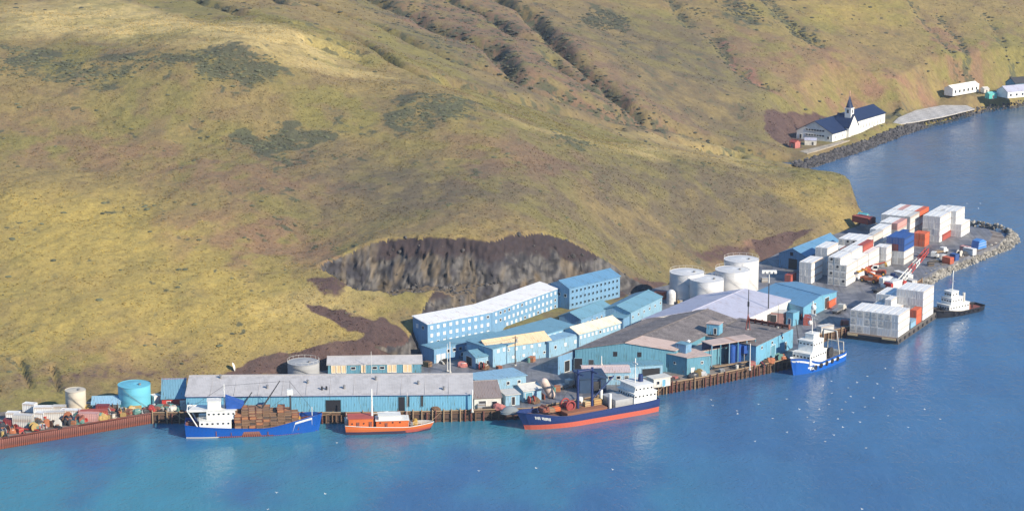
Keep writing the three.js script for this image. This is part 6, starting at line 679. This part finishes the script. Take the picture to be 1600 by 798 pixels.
// quay crane arm right of the crab boat, and its shadowed bay door piles
{ const p = at(486, 640, PAD), g = thing('quay_crane', 'dark blue quay crane arm with twin hose heads beside the crab boat bow', 'crane', [p.x, PAD, p.z], 0.1); part('pedestal', cyl(0.6, 0.5, 2.4, 0, 0, 0, 12), C.navy, g); part('arm', [bar([0, 2.2, 0], [2.6, 5.2, 0], 0.3, 6), bar([2.6, 5.2, 0], [4.8, 5.6, 0], 0.25, 6)], C.navy, g); part('hose_head', cyl(0.35, 0.3, 2.2, 3.4, 5.2, 0, 10), C.black, g); part('hose_head', cyl(0.35, 0.3, 2.2, 4.8, 5.2, 0, 10), C.black, g); }
// rock armour
function boulders(name, label, pathPts, n, spread, size, dark, seed) {
  const r = mulberry(seed), q = new THREE.IcosahedronGeometry(1, 1), a = q.attributes.position; for (let k = 0; k < a.count; k++) { const x = a.getX(k), y = a.getY(k), z = a.getZ(k), f = 0.72 + 0.5 * vn(x * 1.7 + 9, y * 1.7 + z * 2.3 + seed); a.setXYZ(k, x * f, y * f * 0.75, z * f); } q.computeVertexNormals();
  const m = new THREE.MeshStandardMaterial({ color: 0xffffff, roughness: 0.95 }), o = new THREE.InstancedMesh(q, m, n), M4 = new THREE.Matrix4(), Q = new THREE.Quaternion(), E = new THREE.Euler(), S = new THREE.Vector3(), lens = []; let T = 0; for (let i = 1; i < pathPts.length; i++) { const l = Math.hypot(pathPts[i][0] - pathPts[i - 1][0], pathPts[i][1] - pathPts[i - 1][1]); lens.push(l); T += l; }
  for (let k = 0; k < n; k++) { let s = r() * T, i = 0; while (i < lens.length - 1 && s > lens[i]) s -= lens[i++]; const f = s / lens[i], A = pathPts[i], B = pathPts[i + 1], nx = -(B[1] - A[1]) / lens[i], nz = (B[0] - A[0]) / lens[i], w = (r() - 0.35) * spread, z = size * (0.5 + r() * r() * 1.3), y = lerp(2.9, -0.3, clamp((w / spread + 0.35))) + (r() - 0.5) * 0.5; S.set(z, z, z); E.set(r() * 6, r() * 6, r() * 6); M4.compose(new THREE.Vector3(A[0] + (B[0] - A[0]) * f + nx * w, Math.min(y, 3.6), A[1] + (B[1] - A[1]) * f + nz * w), Q.setFromEuler(E), S); o.setMatrixAt(k, M4); const v = 0.5 + r() * 0.9, c = dark ? [0.075 * v, 0.07 * v, 0.072 * v] : [0.27 * v, 0.25 * v, 0.215 * v]; o.setColorAt(k, new THREE.Color().setRGB(...c)); }
  o.name = numbered(name); o.userData = { kind: 'stuff', label }; o.castShadow = o.receiveShadow = true; scene.add(o);
}
const wl = (u, v) => xz(u, v, 1.2);
boulders('rock_armour', 'pale rock armour round the spit', [wl(1440, 442), wl(1480, 420), wl(1530, 400), wl(1570, 384), wl(1585, 372), wl(1580, 362), wl(1560, 356), wl(1528, 351), wl(1500, 350)], 1300, 4.2, 0.65, false, 11);
boulders('rock_armour', 'dark rock armour below the church', [wl(1242, 260), wl(1264, 256), wl(1302, 243), wl(1352, 227), wl(1402, 207), wl(1442, 195)], 1700, 6.5, 0.85, true, 12);
boulders('rock_armour', 'scattered dark rocks along the far beach', [wl(1430, 199), wl(1480, 187), wl(1520, 175), wl(1560, 168), wl(1600, 162), wl(1660, 154)], 420, 5, 0.6, true, 13);
{ // fallen blocks at the foot of the quarry face
  const r = mulberry(44), q = new THREE.DodecahedronGeometry(1, 0), n = 420, o = new THREE.InstancedMesh(q, new THREE.MeshStandardMaterial({ color: 0xffffff, roughness: 1 }), n), M4 = new THREE.Matrix4(), Q = new THREE.Quaternion(), E = new THREE.Euler(); let k = 0, guard = 0;
  while (k < n && guard++ < 60000) { const x = -78 + r() * 150, z = -830 + r() * 95; if (!isCliff(x, z)) continue; const y = height(x, z, false), steep = Math.abs(height(x, z - 1, false) - height(x, z + 1, false)); if (steep > 2.2 && r() > 0.12) continue; const s = 0.25 + r() * r() * 1.1; E.set(r() * 6, r() * 6, r() * 6); M4.compose(new THREE.Vector3(x, y + 0.1, z), Q.setFromEuler(E), new THREE.Vector3(s, s * 0.8, s)); o.setMatrixAt(k, M4); const v = 0.6 + r() * 0.9; o.setColorAt(k, new THREE.Color().setRGB(0.085 * v, 0.076 * v, 0.07 * v)); k++; }
  o.count = k; o.name = 'quarry_rubble'; o.userData = { kind: 'stuff' }; o.castShadow = o.receiveShadow = true; scene.add(o); }
// low scrub and tussocks on the hills
function tufts(name, n, seed, geo, mat, accept, size, tint, area) {
  const r = mulberry(seed), L = []; let guard = 0; while (L.length < n && guard++ < n * 40) { const x = lerp(area[0], area[1], r()), z = lerp(area[2], area[3], r()), k = accept(x, z); if (r() < k) L.push([x, z, r(), r(), r()]); }
  const o = new THREE.InstancedMesh(geo, mat, L.length), M4 = new THREE.Matrix4(), Q = new THREE.Quaternion(), Y = new THREE.Vector3(0, 1, 0), S = new THREE.Vector3();
  L.forEach(([x, z, a, b, c], i) => { const s = size[0] + (size[1] - size[0]) * b * b; S.set(s * (0.9 + 0.5 * c), s * (0.5 + 0.3 * a), s * 1.1); M4.compose(new THREE.Vector3(x, height(x, z) - 0.12 * s, z), Q.setFromAxisAngle(Y, a * 6.28), S); o.setMatrixAt(i, M4); o.setColorAt(i, new THREE.Color().setRGB(...tint(x, z, c))); });
  o.name = numbered(name); o.userData = { kind: 'stuff' }; o.castShadow = o.receiveShadow = true; scene.add(o);
}
{
  const blades = []; const r = mulberry(5); for (let k = 0; k < 9; k++) { const a = k / 9 * 6.283 + r(), t = 0.25 + r() * 0.35, h = 0.7 + r() * 0.5, w = 0.16; blades.push([[Math.cos(a + 1.57) * w, 0, Math.sin(a + 1.57) * w], [-Math.cos(a + 1.57) * w, 0, -Math.sin(a + 1.57) * w], [Math.cos(a) * t, h, Math.sin(a) * t]]); } const tuft = faces(blades);
  const bush = new THREE.IcosahedronGeometry(1, 1), a = bush.attributes.position; for (let k = 0; k < a.count; k++) { const x = a.getX(k), y = a.getY(k), z = a.getZ(k), f = 0.65 + 0.6 * vn(x * 2.4 + 3, y * 2.4 + z * 1.9); a.setXYZ(k, x * f, Math.max(-0.2, y * f * 0.62), z * f); } bush.computeVertexNormals();
  const tm = new THREE.MeshStandardMaterial({ color: 0xffffff, roughness: 1, side: THREE.DoubleSide }), free = (x, z) => height(x, z, false) > 3.6 && sdPoly(YARD, x, z) < -1 && sdPoly(CHURCHPAD, x, z) < 0 && sdPoly(LOT, x, z) < 0 && !isCliff(x, z);
  const wedge = (area) => (x, z) => Math.abs(x) < -z * 0.24 + 12 && free(x, z);
  const hue = (k) => (x, z, c) => { const q = turf(x, z), v = k * (0.75 + 0.6 * c); return [q[0] * v, q[1] * v, q[2] * v]; };
  const nearA = [-250, 250, -1035, -660], farA = [-350, 380, -1500, -1035], wn = wedge(), dense = (x, z) => cover(COVER.scrub, x, z);
  tufts('grass_tussocks', 42000, 21, tuft, tm, (x, z) => wn(x, z) ? 0.25 + 0.75 * sstep(0.35, 0.65, fbm(x / 12, z / 12, 3)) : 0, [0.35, 0.85], hue(1.12), nearA);
  tufts('low_shrubs', 5000, 22, bush, tm, (x, z) => wn(x, z) ? 0.003 + 0.35 * sstep(0.3, 0.9, dense(x, z) * (0.2 + 1.5 * fbm(x / 8, z / 8 + 70, 3))) : 0, [0.2, 1.1], (x, z, c) => { const v = 0.7 + 0.7 * c; return [0.095 * v, 0.098 * v, 0.052 * v]; }, nearA);
  tufts('far_tussocks', 20000, 23, tuft, tm, (x, z) => wn(x, z) ? 0.25 + 0.75 * sstep(0.4, 0.65, fbm(x / 16, z / 16, 3)) : 0, [0.5, 1.1], hue(1.1), farA);
  tufts('far_shrubs', 5500, 24, bush, tm, (x, z) => wn(x, z) ? 0.006 + 0.6 * sstep(0.35, 0.8, dense(x, z)) + 0.35 * cover(GU, x, z) : 0, [0.5, 1.4], (x, z, c) => { const v = 0.7 + 0.7 * c; return [0.060 * v, 0.062 * v, 0.040 * v]; }, farA);
}
// gulls over the water and on it
{
  const body = new THREE.SphereGeometry(0.16, 10, 6).scale(2, 0.8, 0.8).translate(0, 0.12, 0), wing = (s, up) => faces([[[0.15, 0.16, 0], [0.2, 0.16 + up * 0.6, s * 0.5], [-0.1, 0.16 + up * 0.6, s * 0.52], [-0.18, 0.16, 0]], [[0.2, 0.16 + up * 0.6, s * 0.5], [-0.15, 0.16 + up, s * 0.95], [-0.1, 0.16 + up * 0.6, s * 0.52]]]);
  const make = (up) => { const g = thing('seagull', '', 'seagull', [0, 0, 0], 0, up ? 'gulls flying over the harbour' : 'gulls sitting on the harbour water'); part('body', [body.clone(), new THREE.SphereGeometry(0.11, 8, 6).translate(0.42, 0.26, 0), new THREE.ConeGeometry(0.035, 0.14, 5).rotateZ(-1.57).translate(0.58, 0.25, 0)], C.white, g); part('wing', wing(1, up), up ? C.white : C.tankGrey, g); part('wing', wing(-1, up), up ? C.white : C.tankGrey, g); part('tail', box(0.28, 0.04, 0.2, -0.46, 0.14, 0), C.white, g); return g; };
  const fly = make(0.35), sit = make(0), spots = [[1262, 652], [1272, 660], [1281, 640], [1296, 632], [1310, 655], [1318, 668], [1322, 628], [1334, 645], [1345, 660], [1352, 636], [1300, 615], [1286, 603], [1326, 606], [1366, 622], [1388, 650], [1402, 612], [1420, 668], [1446, 640], [1470, 655], [1114, 634], [1112, 625], [1152, 642], [1153, 647], [1186, 632], [1208, 654], [1230, 624], [1508, 520], [1514, 512], [1497, 516], [1505, 506], [1512, 318], [1533, 318], [1530, 326], [1512, 408], [1506, 400], [1540, 420], [1396, 606], [838, 732], [958, 734], [526, 692], [432, 770], [508, 772], [418, 796], [1348, 796], [748, 736], [1290, 690], [1230, 676], [1180, 690], [1354, 700], [1250, 640], [1262, 628], [1316, 640], [1330, 620], [1340, 598], [1356, 588], [1372, 600], [1384, 576], [1274, 672], [1304, 680], [1300, 596]];
  spots.forEach(([u, v], i) => { const f = i % 3 !== 0, y = f ? 1.5 + rnd() * 7 : -0.02, p = at(u, v, y), t = rnd() * 6.28, first = f ? !fly.used : !sit.used, lab = f ? 'white gull flying low over the blue harbour water' : 'white gull with grey wings sitting on the blue harbour water'; if (first) { const o = f ? fly : sit; o.used = 1; o.position.copy(p); o.rotation.y = t; o.scale.setScalar(0.66); o.userData.label = lab; } else copyOf(f ? fly : sit, p, t, lab); });
}

// mooring lines and overhead wires
function sag(name, label, cat, a, b, drop, r, m) { const g = thing(name, label, cat, [(a.x + b.x) / 2, 0, (a.z + b.z) / 2]), o = g.position, pts = []; for (let k = 0; k <= 12; k++) { const t = k / 12, p = a.clone().lerp(b, t); p.y -= drop * 4 * t * (1 - t); pts.push(p.sub(new THREE.Vector3(o.x, 0, o.z))); } part('rope', new THREE.TubeGeometry(new THREE.CatmullRomCurve3(pts), 24, r, 5), m, g); for (const q of [pts[0], pts[12]]) part('end_loop', new THREE.TorusGeometry(r * 3, r, 4, 10).rotateX(1.571).translate(q.x, q.y, q.z), m, g); return g; }
sag('mooring_line', 'mooring line from the crab boat stern to the quay', 'rope', at(294, 658, 3.4), at(270, 643, PAD + 0.3), 0.5, 0.06, C.paleWood); sag('mooring_line', 'mooring line from the crab boat bow to the quay', 'rope', at(499, 648, 5), at(520, 643, PAD + 0.3), 0.5, 0.06, C.paleWood); sag('mooring_line', 'mooring line from the orange boat bow to the quay', 'rope', at(668, 660, 2.4), at(690, 642, PAD + 0.3), 0.4, 0.06, C.paleWood); sag('mooring_line', 'mooring line from the dark blue ship bow to the quay', 'rope', at(811, 642, 5.4), at(790, 640, PAD + 0.3), 0.5, 0.07, C.paleWood); sag('mooring_line', 'mooring line from the dark blue ship stern to the brown wharf', 'rope', at(1016, 621, 3.8), at(1040, 600, PAD + 0.3), 0.5, 0.07, C.paleWood); sag('mooring_line', 'mooring line from the trawler bow to the wharf corner', 'rope', at(1236, 564, 4.8), at(1222, 563, PAD + 0.3), 0.4, 0.06, C.paleWood);
sag('overhead_wire', 'overhead wire between the white light pole and the wooden pole', 'wire', at(703, 582, PAD).setY(PAD + 10.2), at(805, 571, PAD).setY(PAD + 9.6), 1.2, 0.035, C.black);
renderer.render(scene, camera);
